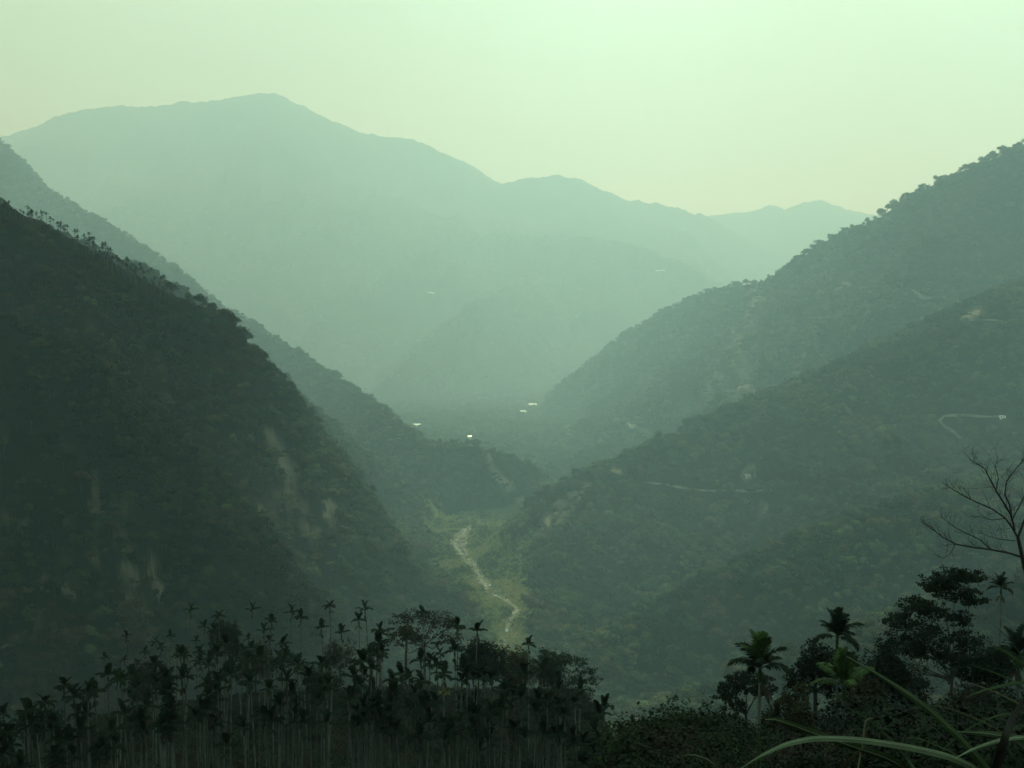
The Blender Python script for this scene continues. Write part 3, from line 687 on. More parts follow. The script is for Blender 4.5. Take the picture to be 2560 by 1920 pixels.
def crown_mesh(mb, r, top, L, n=9, nl=11, leafL=.5, leafW=.12, young=0, uplift=0.0, dead=2):
    up = int(r.integers(2, 4)); a0 = r.uniform(0, 6.28)
    for k in range(n):
        if k < up:                                                 # stiff young fronds held in a narrow V
            az = a0 + k * (2.2 + r.normal() * .4); el = math.radians(r.uniform(58, 80) + uplift); dr = .25 + .35 * r.random(); vee = .5
        else:                                                      # older ones arching out and over
            az = a0 + 1.1 + (k - up) * 6.28 / (n - up) + r.normal() * .22; el = math.radians(r.uniform(18, 44) + uplift); dr = r.uniform(1.0, 1.75); vee = -.15
        frond(mb, r, np.array(top) - [0, 0, .05 * k / n], az, el, L * r.uniform(.82, 1.05), dr, nl, leafL, leafW, 0, 0, vee=vee)
    for k in range(dead):                                          # withered fronds and flower stalks hanging under the crownshaft
        az = r.uniform(0, 6.28); b = np.array(top) - [0, 0, .75]
        frond(mb, r, b, az, -.5 + r.normal() * .3, L * .55, .9, max(6, nl // 2), leafL * .55, leafW, 1, 1, vee=-.3)

def trunk_mesh(mb, r, h, rad, lean, n=14, seg=10):
    t = np.linspace(0, 1, seg); w = r.uniform(-.5, .5, 2) * .12
    P = np.column_stack([lean[0] * t ** 1.5 + w[0] * np.sin(t * 5), lean[1] * t ** 1.5 + w[1] * np.sin(t * 4), t * (h + 1.5) - 1.5])
    tube(mb, P, rad * (1.15 - .35 * t), 7 if n < 12 else 9, 0); return P[-1]

GROVE = {}
def grove_palm(hh, variant, kind='green'):
    key = (hh, variant, kind)
    if key in GROVE:
        root = GROVE[key].copy(); scene.collection.objects.link(root)
        for ch in list(GROVE[key].children):
            c_ = ch.copy(); scene.collection.objects.link(c_); c_.parent = root
        return root
    r = np.random.default_rng(int(hh * 10) + variant * 777 + len(kind))
    root = empty('betel_palm', (0, 0, 0))
    tm = MB(); top = trunk_mesh(tm, r, hh, .078, r.normal(size=2) * hh * .032); tm.build('trunk', M['palm_trunk'], root, smooth=True)
    sm = MB(); tube(sm, [top - [0, 0, .75], top - [0, 0, .4], top + [0, 0, .05]], [.085, .105, .05], 7); sm.build('crownshaft', M['crownshaft'], root, smooth=True)
    cm = MB(); crown_mesh(cm, r, top, r.uniform(1.2, 1.6), n=int(r.integers(6, 10)), nl=12, leafL=.5, leafW=.13, uplift=r.uniform(-8, 6), dead=int(r.integers(1, 4)))
    lf = {'green': 'palm_leaf', 'yellow': 'palm_yellow'}[kind]
    cm.build('crown', [M[lf], M['palm_dead']], root)
    GROVE[key] = root
    return root

def place_grove(px, py, hwant=None, kind='green'):
    d = np.linspace(112, 262, 200); c_ = W(px, py, d); g_ = Hfast(c_[:, 0], c_[:, 1]); hh = c_[:, 2] - g_
    want = hwant if hwant else random.uniform(12.5, 18.5)
    k = int(np.argmin(np.abs(hh - want) + 0.006 * np.abs(d - 215))); h = float(hh[k])
    if h < 3.5: return None
    bins = [4, 5.5, 7.5, 9.5, 11.5, 13.5, 15.5, 17.5, 19.5, 21.5, 24]; hb = min(bins, key=lambda b_: abs(b_ - h))
    o = grove_palm(hb, random.randint(0, 4), kind)
    s_ = h / hb; o.scale = (s_ ** .5, s_ ** .5, s_); o.location = (c_[k, 0], c_[k, 1], g_[k])
    o.rotation_euler = (random.gauss(0, .012), random.gauss(0, .012), random.uniform(0, 6.28))
    return o

CLEAR = [(459,1527),(322,1584),(259,1642),(551,1541),(618,1527),(656,1552),(711,1536),(752,1545),(827,1516),(819,1574),(877,1584),(901,1552),(931,1527),(953,1577),(1058,1534),(1145,1570),(1183,1584),(1322,1613),(1347,1682),(1371,1715),(1405,1725),(1445,1725),(1481,1783),(1511,1767),(1544,1829),(1579,1811)]
ORD = ['first', 'second', 'third', 'fourth', 'fifth', 'sixth', 'seventh', 'eighth', 'ninth', 'tenth', 'eleventh', 'twelfth', 'thirteenth', 'fourteenth', 'fifteenth', 'sixteenth', 'seventeenth', 'eighteenth', 'nineteenth', 'twentieth',
       'twenty-first', 'twenty-second', 'twenty-third', 'twenty-fourth', 'twenty-fifth', 'twenty-sixth']
GG = 'slender betel palms of the dark hillside grove'
for k, (px, py) in enumerate(sorted(CLEAR)):
    o = place_grove(px, py, 19.5 if py < 1600 else (16 if px < 1350 else 12))
    if o is None: continue
    hint = {459: 'a lone high crown', 322: 'spreading ragged crown', 1058: 'poking out of the open-branched tree', 827: 'the highest crown of all', 931: 'with a wide flat crown', 901: 'just left of the wide-crowned palm'}.get(px)
    tag(o, '%s palm from the left of those topping the grove%s' % (ORD[k], ', ' + hint if hint else ''), 'palm tree', GG)
MASS = [(307,1650),(501,1566),(398,1602),(419,1592),(398,1620),(360,1631),(438,1631),(466,1628),(497,1635),(490,1602),(615,1595),(660,1577),(662,1602),(702,1606),(539,1646),(289,1696),(344,1660),(376,1660),(354,1722),(450,1693),(548,1693),(499,1718),(609,1711),(420,1744),(767,1664),
 (163,1718),(188,1725),(217,1725),(250,1725),(54,1776),(87,1776),(119,1758),(11,1783),(179,1783),(224,1783),(356,1801),(65,1812),(22,1834),(311,1747),(514,1776),(687,1801),(752,1812),(615,1820),(557,1863),(409,1816),(130,1885),(329,1689),(564,1588),(542,1574),
 (946,1613),(973,1613),(913,1650),(1148,1631),(1112,1635),(1445,1758),(1192,1754),(1217,1780),(1062,1772),(902,1783),(931,1791),(1004,1819),(1065,1809),(827,1801),(743,1809),(1138,1805),(1300,1827),(1380,1834),(1199,1881),(949,1834),(1470,1860),(1351,1783),(1290,1690),(1260,1720),(1330,1750),(1240,1700),(1020,1690),(1040,1730),(985,1700),(1170,1700),(1415,1790),(1400,1830),(1500,1850),(1100,1690)]
top_line = lambda px: np.interp(px, [-40, 60, 200, 330, 450, 620, 900, 1050, 1200, 1350, 1450, 1560], [1800, 1775, 1712, 1640, 1600, 1590, 1600, 1625, 1650, 1720, 1780, 1850])
r_ = random.Random(5)
while len(MASS) < 272:
    px = r_.uniform(-30, 1530); py = top_line(px) + 20 + 200 * r_.random() ** 1.4
    MASS.append((px, py))
ZONES = [(-100, 240, 'small dark palm in the low thicket filling the lower left corner'), (240, 420, 'thin palm crowded beneath the two left-hand ragged crowns'), (420, 580, 'dark palm crowded under the lone high crown'),
         (580, 800, 'thin palm crowded below the row of four high crowns'), (800, 1000, 'tall thin palm crowded left of the open-branched tree'), (1000, 1150, 'pale stemmed palm standing under the open-branched tree'),
         (1150, 1320, 'pale stemmed palm below the dark round tree'), (1320, 1700, 'low palm on the falling right-hand end of the grove')]
for px, py in MASS:
    o = place_grove(px, py)
    if o is None: continue
    z_ = next(t for a, b_, t in ZONES if a <= px < b_)
    dy = py - top_line(px); tier = 'high crowned ' if dy < 45 else ('mid height ' if dy < 110 else 'low crowned ')
    tag(o, tier + z_, 'palm tree', tier + z_.replace('palm', 'palms'))
o = place_grove(1109, 1736, 9, 'yellow')
tag(o, 'small withered yellow palm among dark brush below the open-branched tree', 'palm tree')

# ------------------------------------------------------------------ larger palms near the camera: every frond a part
def near_palm(px, py, d, L, label, n=11, lift=0.0, mix='green', trunk_r=.09, seed=1, droop=1.0, lean=(0, 0)):
    top = W(px, py, d); gz = float(Hfast(top[0] - lean[0], top[1] - lean[1])); h = top[2] - gz; r = np.random.default_rng(seed)
    root = empty('betel_palm', (top[0] - lean[0], top[1] - lean[1], gz)); tm = MB(); tp = trunk_mesh(tm, r, h, trunk_r, lean, n=16, seg=14)
    tm.build('trunk', M['palm_trunk'], root, smooth=True)
    sm = MB(); tube(sm, [tp - [0, 0, .8], tp - [0, 0, .5], tp + [0, 0, .05]], [trunk_r * .9, trunk_r * 1.35, trunk_r * .7], 10); sm.build('crownshaft', M['crownshaft'], root, smooth=True)
    for k in range(n):
        q = k / (n - 1); az = k * 2.4 + r.normal() * .2 + .4; el = math.radians(84 - 66 * q + lift) + r.normal() * .06
        fm_ = MB(); frond(fm_, r, tp - [0, 0, .1 * q], az, el, L * r.uniform(.85, 1.05), (.35 + 1.45 * q) * droop, 30, L * .36, L * .045, 0, 0, n_r=12, vee=.6 - .7 * q)
        el = min(el, math.radians(80)); m_ = 'palm_young' if (mix == 'young' or (mix == 'mixed' and q < .4)) else 'palm_leaf'
        fm_.build('frond', M[m_], root)
    for k in range(2):
        fm_ = MB(); frond(fm_, r, tp - [0, 0, .7], r.uniform(0, 6.28), -.7, L * .6, .8, 16, L * .2, L * .04, 0, 0, vee=-.3); fm_.build('dead_frond', M['palm_dead'], root)
    return tag(root, label, 'palm tree')
near_palm(1898, 1668, 62, 1.95, 'big dark palm with upright fan of fronds standing above the long grass blades', n=12, lift=4, mix='mixed', seed=3, trunk_r=.10)
near_palm(2095, 1590, 80, 1.85, 'bushy crowned palm rising behind the low bright green young palm', n=11, seed=4)
near_palm(2112, 1712, 60, 1.85, 'low young palm with bright yellow green upright fronds', n=10, lift=10, mix='young', seed=15, droop=.75)
near_palm(2502, 1468, 118, 1.45, 'slim palm with drooping crown standing alone beside the bare tree', n=11, seed=8, trunk_r=.08)
near_palm(2548, 1640, 70, 1.8, 'dark palm half out of view at the frame edge below the bare tree', n=9, seed=9)

# ------------------------------------------------------------------ single broadleaf trees
def near_tree(px, py, d, w, ch, label, leaf, mats, seed, n=900, base_dx=0, plates=None, name='broadleaf_tree', cat='tree', trunk_r=None, open_=0.0, hmax=None):
    """px, py = top centre of the crown; w, ch = crown width and depth in metres; plates = [(dx, dz, rx, rz)] leaf layers measured from the crown top"""
    top = W(px, py, d); bx, by = top[0] + base_dx, top[1]; gz = float(Hfast(bx, by)); h = top[2] - gz; r = np.random.default_rng(seed)
    root = empty(name, (bx, by, gz)); R_ = trunk_r or (.05 + .012 * h)
    tm = MB(); f0 = max(h - ch * .85, h * .35)
    fork = np.array([-base_dx * .6, 0, f0]); tube(tm, [(0, 0, -1.2), (r.normal() * .15, 0, f0 * .5), fork], [R_ * 1.3, R_, R_ * .8], 8)
    if plates is None:
        plates = []
        for k in range(int(7 + w)):
            a = r.uniform(0, 6.28); q = r.uniform(.15, .95) ** .7 * w * .36
            plates.append((math.cos(a) * q, -ch * (.12 + .62 * r.random() * (.35 + .65 * q / (w * .36))), w * r.uniform(.12, .22), ch * r.uniform(.10, .2), math.sin(a) * q))
    cm = MB()
    for pl in plates:
        dx, dz, rx, rz = pl[:4]; dy = pl[4] if len(pl) > 4 else r.uniform(-.3, .3) * w
        c0 = np.array([-base_dx + dx, dy, h + dz - rz])
        mid = fork * .45 + c0 * .55 + r.normal(size=3) * .05 * w; mid[2] -= .08 * ch
        tube(tm, [fork, fork * .75 + mid * .25 + [0, 0, .02 * ch], mid, c0], [R_ * .55, R_ * .42, R_ * .28, R_ * .1], 6)
        m_ = int(max(60, n * (rx / w) * 2.2 * (1 - open_)))
        # leaf sprays: small groups set on twigs, so that the outline stays ragged
        k_ = max(5, m_ // 22); dd = unit(r.normal(size=(k_, 3))) * (r.random((k_, 1)) ** .45); C0 = c0 + dd * [rx, rx, rz * 1.5] * 1.3
        for cc in C0[: 9 if k_ > 9 else k_]:
            tube(tm, [mid * .2 + c0 * .8, (c0 + cc) / 2 + [0, 0, -.03], cc], [R_ * .1, R_ * .06, R_ * .03], 3)
        rep = np.repeat(C0, 22, 0); sp = rep + r.normal(size=rep.shape) * [rx * .15, rx * .15, max(rz * .2, rx * .07)]
        leafcloud(cm, sp, (sp - c0) * .4 / rx + [0, 0, .7], leaf, r, 0)
    tm.build('trunk', M['bark'], root, smooth=True); cm.build('crown', [M[mats]], root)
    return tag(root, label, cat)

near_tree(1060, 1532, 222, 13.5, 7.2, 'wide open-branched tree with thin grey brown umbrella crown above the palms', .30, 'leaf_brown', 21, n=1500, open_=.25, trunk_r=.26,
          plates=[(0, 0, 3.2, .5, 0), (-3.4, -.9, 2.6, .5, 1), (3.3, -.5, 2.8, .5, -1), (5.2, -2.0, 2.0, .45, .5), (-5.4, -3.2, 2.0, .5, 0), (-2.5, -2.9, 2.4, .5, -1.5), (1.8, -2.4, 2.6, .5, 1.5), (4.4, -4.0, 2.2, .45, -1), (-5, -5.2, 1.7, .4, .6), (2.6, -5.3, 1.5, .3, 1.2), (-1.0, -4.6, 2.2, .5, 2)])
near_tree(1016, 1556, 205, 3.6, 3.4, 'small rusty and olive tree at the edge of the open-branched crown', .26, 'leaf_olive', 22, n=700)
near_tree(1208, 1590, 205, 8.0, 8.0, 'dense dark round tree right of the open-branched tree', .30, 'leaf_dark', 23, n=2600)
near_tree(1290, 1612, 212, 7.6, 8.5, 'brownish green tree between the dark round tree and the feathery one', .30, 'leaf_olive', 24, n=2000)
near_tree(1368, 1618, 236, 7.5, 8.5, 'feathery mid green tree behind the falling end of the grove', .32, 'leaf_mid', 25, n=1500, open_=.1)
near_tree(1422, 1640, 242, 9.0, 9.5, 'pale layered tree furthest down the falling end of the grove', .32, 'leaf_mid', 26, n=1200, open_=.25,
          plates=[(-1, 0, 2.4, .4, 0), (1.6, -1.0, 2.2, .4, 1), (3.6, -2.6, 1.8, .4, 0), (-2.2, -2.4, 2.2, .4, -1), (1.0, -3.6, 2.6, .45, 0), (4.4, -4.8, 1.8, .4, 1), (-1.4, -5.4, 2.4, .45, 0), (2.4, -6.4, 2.6, .5, -1)])
near_tree(560, 1548, 246, 7.5, 8, 'leafy green tree tangled with vines behind the lone high palm', .34, 'leaf_mid', 27, n=1500)
near_tree(640, 1598, 250, 9, 8, 'rounded olive tree standing between palm stems in the middle of the grove', .34, 'leaf_olive', 28, n=1500)
near_tree(380, 1652, 246, 9, 8, 'brown leaved tree behind the crowded palms near the grove top', .34, 'leaf_brown', 29, n=1300)
near_tree(848, 1592, 250, 8, 8, 'thin brown tree behind the row of high palms', .34, 'leaf_brown', 30, n=900, open_=.3)
near_tree(800, 1668, 240, 9, 8, 'misty green tree low behind the palm stems left of the open-branched tree', .34, 'leaf_mid', 31, n=1500)
near_tree(1258, 1715, 190, 5, 4, 'small pale shrub-like tree glinting among stems below the dark round tree', .3, 'leaf_pale', 32, n=700)
near_tree(100, 1762, 225, 9, 8, 'dark leafy tree in the thicket of the lower left corner', .34, 'leaf_dark', 33, n=1500)
# right-hand trees
near_tree(2385, 1430, 76, 5.6, 8.2, 'tall tree with flat dark leaf layers near the lone slim palm', .16, 'leaf_dark', 41, n=2600, trunk_r=.13,
          plates=[(0, 0, 1.0, .25, 0), (1.1, -.15, .9, .22, .4), (-1.0, -.4, 1.0, .25, -.3), (-.3, -.9, 1.2, .28, .8), (.6, -1.2, .9, .25, -.6), (-2.2, -1.9, 1.1, .26, 0), (-1.2, -2.2, 1.0, .28, .6), (-3.0, -2.9, 1.0, .26, .4), (-1.7, -3.3, 1.2, .3, -.5), (.6, -2.8, .8, .25, .4), (-3.4, -4.1, 1.1, .3, 0), (-1.6, -4.6, 1.3, .3, .6), (.9, -4.0, .9, .25, 0), (-.2, -5.0, 1.1, .3, -.4)])
near_tree(2040, 1592, 84, 4.2, 4.6, 'mid height leafy tree behind the bushy crowned palm', .17, 'leaf_dark', 42, n=1600)
near_tree(1866, 1690, 88, 4.0, 3.4, 'small flat topped tree behind the big dark palm stem', .17, 'leaf_dark', 43, n=1300,
          plates=[(-.2, 0, 1.1, .2, 0), (1.0, -.2, .9, .2, .5), (-1.2, -.5, .9, .2, -.4), (-1.5, -1.2, .8, .22, 0), (.3, -.9, 1.0, .22, .7), (1.4, -.9, .8, .22, 0), (-.8, -1.9, .9, .25, .3)])
near_tree(2200, 1580, 80, 4.6, 4.6, 'dark tree filling the gap left of the flat layered tree', .17, 'leaf_dark', 44, n=1900)
near_tree(1975, 1700, 66, 3.0, 3.4, 'small greyish tree between the big dark palm and the young palm', .15, 'leaf_olive', 45, n=1100)
near_tree(2480, 1600, 82, 5.0, 4.5, 'dark leafy tree beneath the lone slim palm', .17, 'leaf_dark', 46, n=1900)
near_tree(1745, 1795, 78, 2.4, 2.6, 'small brown tree standing on the dark bushy bank', .16, 'leaf_brown', 47, n=700)

for k_, (px_, py_, d_, w_, c_, lab_, mt_) in enumerate([
    (1960, 1745, 74, 4.2, 3.6, 'squat dark tree on the bank just right of the big dark palm stem', 'leaf_dark'), (2160, 1665, 78, 4.0, 4.0, 'rough dark tree right of the young palm', 'leaf_olive'),
    (2270, 1640, 84, 5.0, 4.2, 'dark spreading tree under the lowest leaf layers of the flat layered tree', 'leaf_dark'), (2440, 1690, 72, 4.6, 3.8, 'brownish bushy tree behind the thin arching grass blades', 'leaf_brown'),
    (2350, 1735, 64, 4.2, 3.6, 'dark bushy tree crossed by the long straight grass blade', 'leaf_dark'), (2530, 1715, 66, 4.4, 4.0, 'dark tree low at the frame edge under the half hidden palm', 'leaf_dark'),
    (2060, 1800, 60, 3.6, 3.0, 'brown mottled bush tree below the young palm', 'leaf_brown'), (1820, 1790, 70, 3.4, 2.6, 'low dark tree at the foot of the small flat topped tree', 'leaf_dark'),
    (1660, 1838, 80, 3.4, 2.4, 'brown shrubby tree at the low end of the bank', 'leaf_brown'), (2210, 1800, 56, 4.0, 3.0, 'dark low tree on the bank above the arching blade', 'leaf_olive')]):
    near_tree(px_, py_, d_, w_, c_, lab_, .14, mt_, 60 + k_, n=1500)

# ------------------------------------------------------------------ the bare tree at the right edge
def bare_tree():
    d = 48.0; r = np.random.default_rng(77); root_p = W(2622, 1900, d); gz = float(Hfast(root_p[0], root_p[1])); base = np.array([root_p[0], root_p[1], gz])
    root = empty('bare_tree', base)
    def P3(pts, dy): 
        a = np.array([W(px, py, d + q) for (px, py), q in zip(pts, dy)]); return a - base
    tm = MB(); tr = P3([(2620, 1900), (2605, 1640), (2585, 1500), (2560, 1412), (2545, 1344)], [0, 0, .1, 0, 0])
    tr = np.concatenate([[[0.1, 0, -1]], tr]); tube(tm, tr, [.17, .15, .12, .10, .085, .07], 8)
    tm.build('trunk', M['bark_dark'], root, smooth=True)
    limbs = [([(2552,1392),(2520,1382),(2477,1374),(2430,1368),(2388,1360),(2360,1345),(2340,1330),(2325,1317)], .050, [0, -.1, -.3, -.4, -.5, -.6, -.6, -.7]),
             ([(2545,1344),(2530,1318),(2514,1296),(2480,1272),(2440,1255),(2410,1240),(2380,1222),(2356,1206)], .045, [0, .2, .4, .5, .7, .8, .9, 1.0]),
             ([(2537,1325),(2527,1286),(2508,1255),(2490,1226),(2474,1196),(2462,1172),(2440,1158),(2424,1148)], .045, [0, -.2, -.3, -.5, -.6, -.8, -.9, -1.]),
             ([(2530,1300),(2524,1262),(2512,1236),(2516,1205),(2529,1186),(2545,1165),(2560,1150)], .04, [0, .2, .3, .5, .5, .6, .7]),
             ([(2545,1344),(2565,1290),(2590,1250),(2600,1200),(2590,1150),(2598,1110)], .05, [0, 0, .2, .3, .4, .4]),
             ([(2477,1374),(2450,1349),(2420,1335),(2393,1322),(2370,1305),(2351,1291)], .028, [-.3, -.4, -.5, -.5, -.6, -.7]),
             ([(2490,1226),(2496,1195),(2488,1165),(2494,1142)], .022, [-.5, -.5, -.6, -.6]), ([(2514,1296),(2480,1300),(2450,1290),(2420,1292)], .02, [.4, .5, .5, .6]),
             ([(2530,1300),(2550,1262),(2570,1220),(2562,1190)], .028, [0, 0, 0, .1]), ([(2388,1360),(2376,1385),(2360,1395),(2345,1392)], .014, [-.5, -.5, -.6, -.6]),
             ([(2537,1352),(2500,1348),(2470,1340),(2448,1328)], .02, [0, -.3, -.4, -.4])]
    def twig(mb, p, dirv, L, rad, depth):
        n = 4; q = [p]; dv = dirv
        for i in range(n): dv = unit(dv + r.normal(size=3) * .16 + [0, 0, .06]); q.append(q[-1] + dv * L / n)
        tube(mb, q, np.linspace(rad, rad * .45, n + 1), 4 if depth > 1 else 3)
        if depth > 0:
            for k in range(r.integers(2, 4)):
                i = r.integers(1, n + 1); twig(mb, q[i], unit(dv + r.normal(size=3) * .55 + [0, 0, .12]), L * r.uniform(.5, .75), rad * .55, depth - 1)
    for pts, rad, dy in limbs:
        mb = MB(); a = P3(pts, dy); m_ = len(a); tube(mb, a, np.linspace(rad, rad * .28, m_), 6)
        for i in range(1, m_):
            dirv = unit(a[i] - a[i - 1]); L0 = .55 if i < m_ - 1 else .45
            for k in range(3 if i > m_ // 2 else 2):
                twig(mb, a[i] + (a[i - 1] - a[i]) * r.random(), unit(dirv + r.normal(size=3) * .6 + [0, 0, .3]), L0 * r.uniform(.6, 1.2), max(.007, rad * .22), 2)
        mb.build('limb', M['bark_dark'], root)
    return tag(root, 'leafless dark branching tree leaning in from the frame edge', 'bare tree')
bare_tree()

# ------------------------------------------------------------------ palms along the crest of the left slope
crest = np.array([(0, 515), (60, 540), (110, 548), (200, 600), (270, 640), (330, 680), (400, 708), (470, 752)], float)
small_proto = []
def ridge_palm(v):
    if v < len(small_proto):
        o = small_proto[v].copy(); scene.collection.objects.link(o)
        for ch in list(small_proto[v].children): c_ = ch.copy(); scene.collection.objects.link(c_); c_.parent = o
        return o
    r = np.random.default_rng(900 + v); o = empty('ridge_palm', (0, 0, 0)); tm = MB(); top = trunk_mesh(tm, r, 11.5, .2, r.normal(size=2) * .3, n=8, seg=4); tm.build('trunk', M['palm_trunk'], o)
    cm = MB(); crown_mesh(cm, r, top, 2.5, n=9, nl=6, leafL=.95, leafW=.5, dead=1); cm.build('crown', [M['palm_leaf'], M['palm_dead']], o); small_proto.append(o); return o
r_ = random.Random(11); cnt = 0
for k in range(230):
    px = r_.uniform(-20, 452); cyy = np.interp(px, crest[:, 0], crest[:, 1]); wide = np.interp(px, [0, 120, 200, 300, 400, 450], [20, 14, 26, 42, 36, 14])
    if px < 250 and r_.random() < .35: continue
    py = cyy + 6 + r_.random() * wide
    g_ = raycast(px, py, 850)
    if not (1000 < math.hypot(g_[0], g_[1]) < 1700): continue
    o = ridge_palm(cnt if cnt < 6 else r_.randint(0, 5)); cnt += 1
    g_z = float(Hfast(g_[0], g_[1])); s_ = r_.uniform(.6, 1.1) if px < 180 else r_.uniform(.95, 1.35); o.scale = (s_, s_, s_); o.location = (g_[0], g_[1], g_z - .5); o.rotation_euler = (0, 0, r_.uniform(0, 6.28))
    if px < 180: tag(o, 'tiny palm in the sparse upper stretch of the left ridge crest', 'palm tree', 'tiny palms in the sparse upper stretch of the left ridge crest')
    elif px < 300: tag(o, 'tiny palm in the middle stretch of the left ridge crest', 'palm tree', 'tiny palms in the middle stretch of the left ridge crest')
    else: tag(o, 'tiny palm in the dense stand low on the left ridge crest', 'palm tree', 'tiny palms in the dense stand low on the left ridge crest')

# ------------------------------------------------------------------ single trees that stand out on the skylines
sky_proto = []
def skyline_tree(v):
    if v < len(sky_proto):
        o = sky_proto[v].copy(); scene.collection.objects.link(o)
        for ch in list(sky_proto[v].children): c_ = ch.copy(); scene.collection.objects.link(c_); c_.parent = o
        return o
    r = np.random.default_rng(400 + v); o = empty('ridge_tree', (0, 0, 0)); tm = MB(); cm = MB(); hh = 14.0; w = r.uniform(9, 13)
    tube(tm, [(0, 0, -3), (.3, 0, hh * .4), (0, .3, hh * .7)], [.4, .3, .2], 6); lob = []
    for k in range(r.integers(5, 9)):
        a = r.uniform(0, 6.28); q = r.uniform(.1, .42) * w; c_ = (math.cos(a) * q, math.sin(a) * q, hh * r.uniform(.62, .95) - q * .25, w * r.uniform(.12, .24), w * r.uniform(.12, .24), w * r.uniform(.08, .15)); lob.append(c_)
        tube(tm, [(0, 0, hh * .4), (c_[0] * .6, c_[1] * .6, c_[2] * .8), c_[:3]], [.2, .14, .07], 4)
    lobes_crown(cm, lob, 40, .9, r); tm.build('trunk', M['bark'], o); cm.build('crown', M['leaf_dark' if v % 2 else 'leaf_mid'], o); sky_proto.append(o); return o
RT = [(2545,355),(2523,372),(2485,385),(2453,402),(2434,415),(2393,431),(2358,437),(2322,461),(2290,480),(2252,494),(2236,507),(2203,532),(2187,540),(2154,559),(2132,562),(2100,578),(2073,583),(2046,602),(2013,621),(1991,638),(1980,659),(1959,676),(1943,676),(1921,684),(1867,697),(1834,703),(1696,754)]
LT = [(80,448),(105,465),(131,473),(148,486),(186,507),(207,524),(236,540),(285,566),(515,718),(603,781),(641,806),(717,853),(760,878),(781,886),(835,920)]
NT = [(468,739),(519,760),(561,777),(591,819),(603,849),(658,886),(692,920),(755,971)]
def place_sky(lst, d0, d1, lab, grp, smin, smax, seed):
    r = random.Random(seed)
    for k, (px, py) in enumerate(sorted(lst)):
        # the crest is the farthest ground seen just under the tree top
        dd = np.linspace(d0, d1, 500); q = W(px, py + 8, dd); hz_ = Hfast(q[:, 0], q[:, 1]); gap = q[:, 2] - hz_
        i = int(np.argmin(gap)); top = W(px, py, dd[i]); h = top[2] - hz_[i]; n_ = len(sky_proto); v = n_ if n_ < 8 else r.randint(0, 7)
        o = skyline_tree(v); s_ = max(smin, min(smax, (h + 1.0) / 14.0)); o.scale = (s_ * r.uniform(.8, 1.2), s_ * r.uniform(.8, 1.2), s_); o.location = (top[0], top[1], hz_[i] - .5); o.rotation_euler = (0, 0, r.uniform(0, 6.28))
        tag(o, lab % ORD[k] if k < 26 else lab % 'last', 'tree', grp)
place_sky(RT, 2250, 3400, '%s tree up the skyline of the far right ridge, from its low end', 'trees along the skyline of the right ridge', .5, 1.25, 1)
place_sky(LT, 2450, 4000, '%s tree down the skyline of the hazy left ridge, from its high end', 'trees along the skyline of the hazy left ridge', .5, 1.3, 2)
place_sky(NT, 1250, 1600, '%s tree down the edge of the dark left slope, below the crest palms', 'trees on the edge of the dark left slope', .4, .9, 3)

# ------------------------------------------------------------------ houses seen across the valley
def house(px, py, w, dpt, h, rz, label, roofm='roof_white', name='house', cat='house', gable=True):
    g_ = raycast(px, py, 850); z = float(min(Hfast(g_[0] + a, g_[1] + b_) for a in (-w / 2, w / 2) for b_ in (-dpt / 2, dpt / 2)))
    o = empty(name, (g_[0], g_[1], z), rz); x, y = w / 2, dpt / 2; top = h + 3
    mb = MB(); mb.add([(-x, -y, -1), (x, -y, -1), (x, y, -1), (-x, y, -1), (-x, -y, top), (x, -y, top), (x, y, top), (-x, y, top)], [(0, 1, 5, 4), (1, 2, 6, 5), (2, 3, 7, 6), (3, 0, 4, 7), (4, 5, 6, 7)])
    mb.build('wall', M['render_wall'], o)
    rb = MB(); e = .7; rg = 2.4 if gable else 1.0
    rb.add([(-x - e, -y - e, top - .2), (x + e, -y - e, top - .2), (x + e, y + e, top - .2), (-x - e, y + e, top - .2), (-x - e, 0, top + rg), (x + e, 0, top + rg)], [(0, 1, 5, 4), (3, 4, 5, 2)])
    rb.add([(-x - e, -y - e, top - .2), (-x - e, 0, top + rg), (-x - e, y + e, top - .2)], [(0, 1, 2)]); rb.add([(x + e, -y - e, top - .2), (x + e, y + e, top - .2), (x + e, 0, top + rg)], [(0, 1, 2)])
    rb.build('roof', M[roofm], o)
    nw = max(2, int(w // 4))
    for k in range(nw):
        cx = -x + (k + .5) * w / nw; wb = MB(); wb.add([(cx - .7, -y - .06, 4), (cx + .7, -y - .06, 4), (cx + .7, -y - .06, 5.4), (cx - .7, -y - .06, 5.4)], [(0, 1, 2, 3)]); wb.build('window', M['window_dark'], o)
    db = MB(); db.add([(-.6, -y - .07, 2), (.6, -y - .07, 2), (.6, -y - .07, 4.3), (-.6, -y - .07, 4.3)], [(0, 1, 2, 3)]); db.build('door', M['door_brown'], o)
    return tag(o, label, cat)
house(1298, 1036, 36, 20, 7, .6, 'largest pale roofed building in the hazy village on the valley saddle')
house(1336, 1018, 34, 15, 6, -.3, 'pale roofed house highest on the village knoll')
house(1356, 1036, 18, 13, 5, .2, 'small white house just below the highest village house')
house(1262, 1046, 18, 12, 4, .1, 'low house by the road below the village knoll', 'roof_grey')
house(1236, 1050, 15, 11, 4, .3, 'small grey roofed house at the near end of the village', 'roof_grey')
house(1044, 1068, 26, 15, 4, .0, 'pale roofed house on the left bank behind the hazy ridge foot')
house(1174, 1104, 8, 8, 9, .2, 'narrow white hut on top of the wooded knoll in mid valley', name='hut', cat='hut')
house(1456, 1050, 20, 12, 4, .5, 'small white house beside the bend of the valley road')
house(2507, 1044, 7, 6, .6, -.4, 'white house at the end of the track on the near right slope')
house(1872, 1186, 10, 7, .8, .1, 'low pale shed above the track on the near right slope', 'roof_grey', name='shed', cat='shed')
house(1071, 728, 58, 30, 6, .05, 'long pale building faint on the distant mountain')
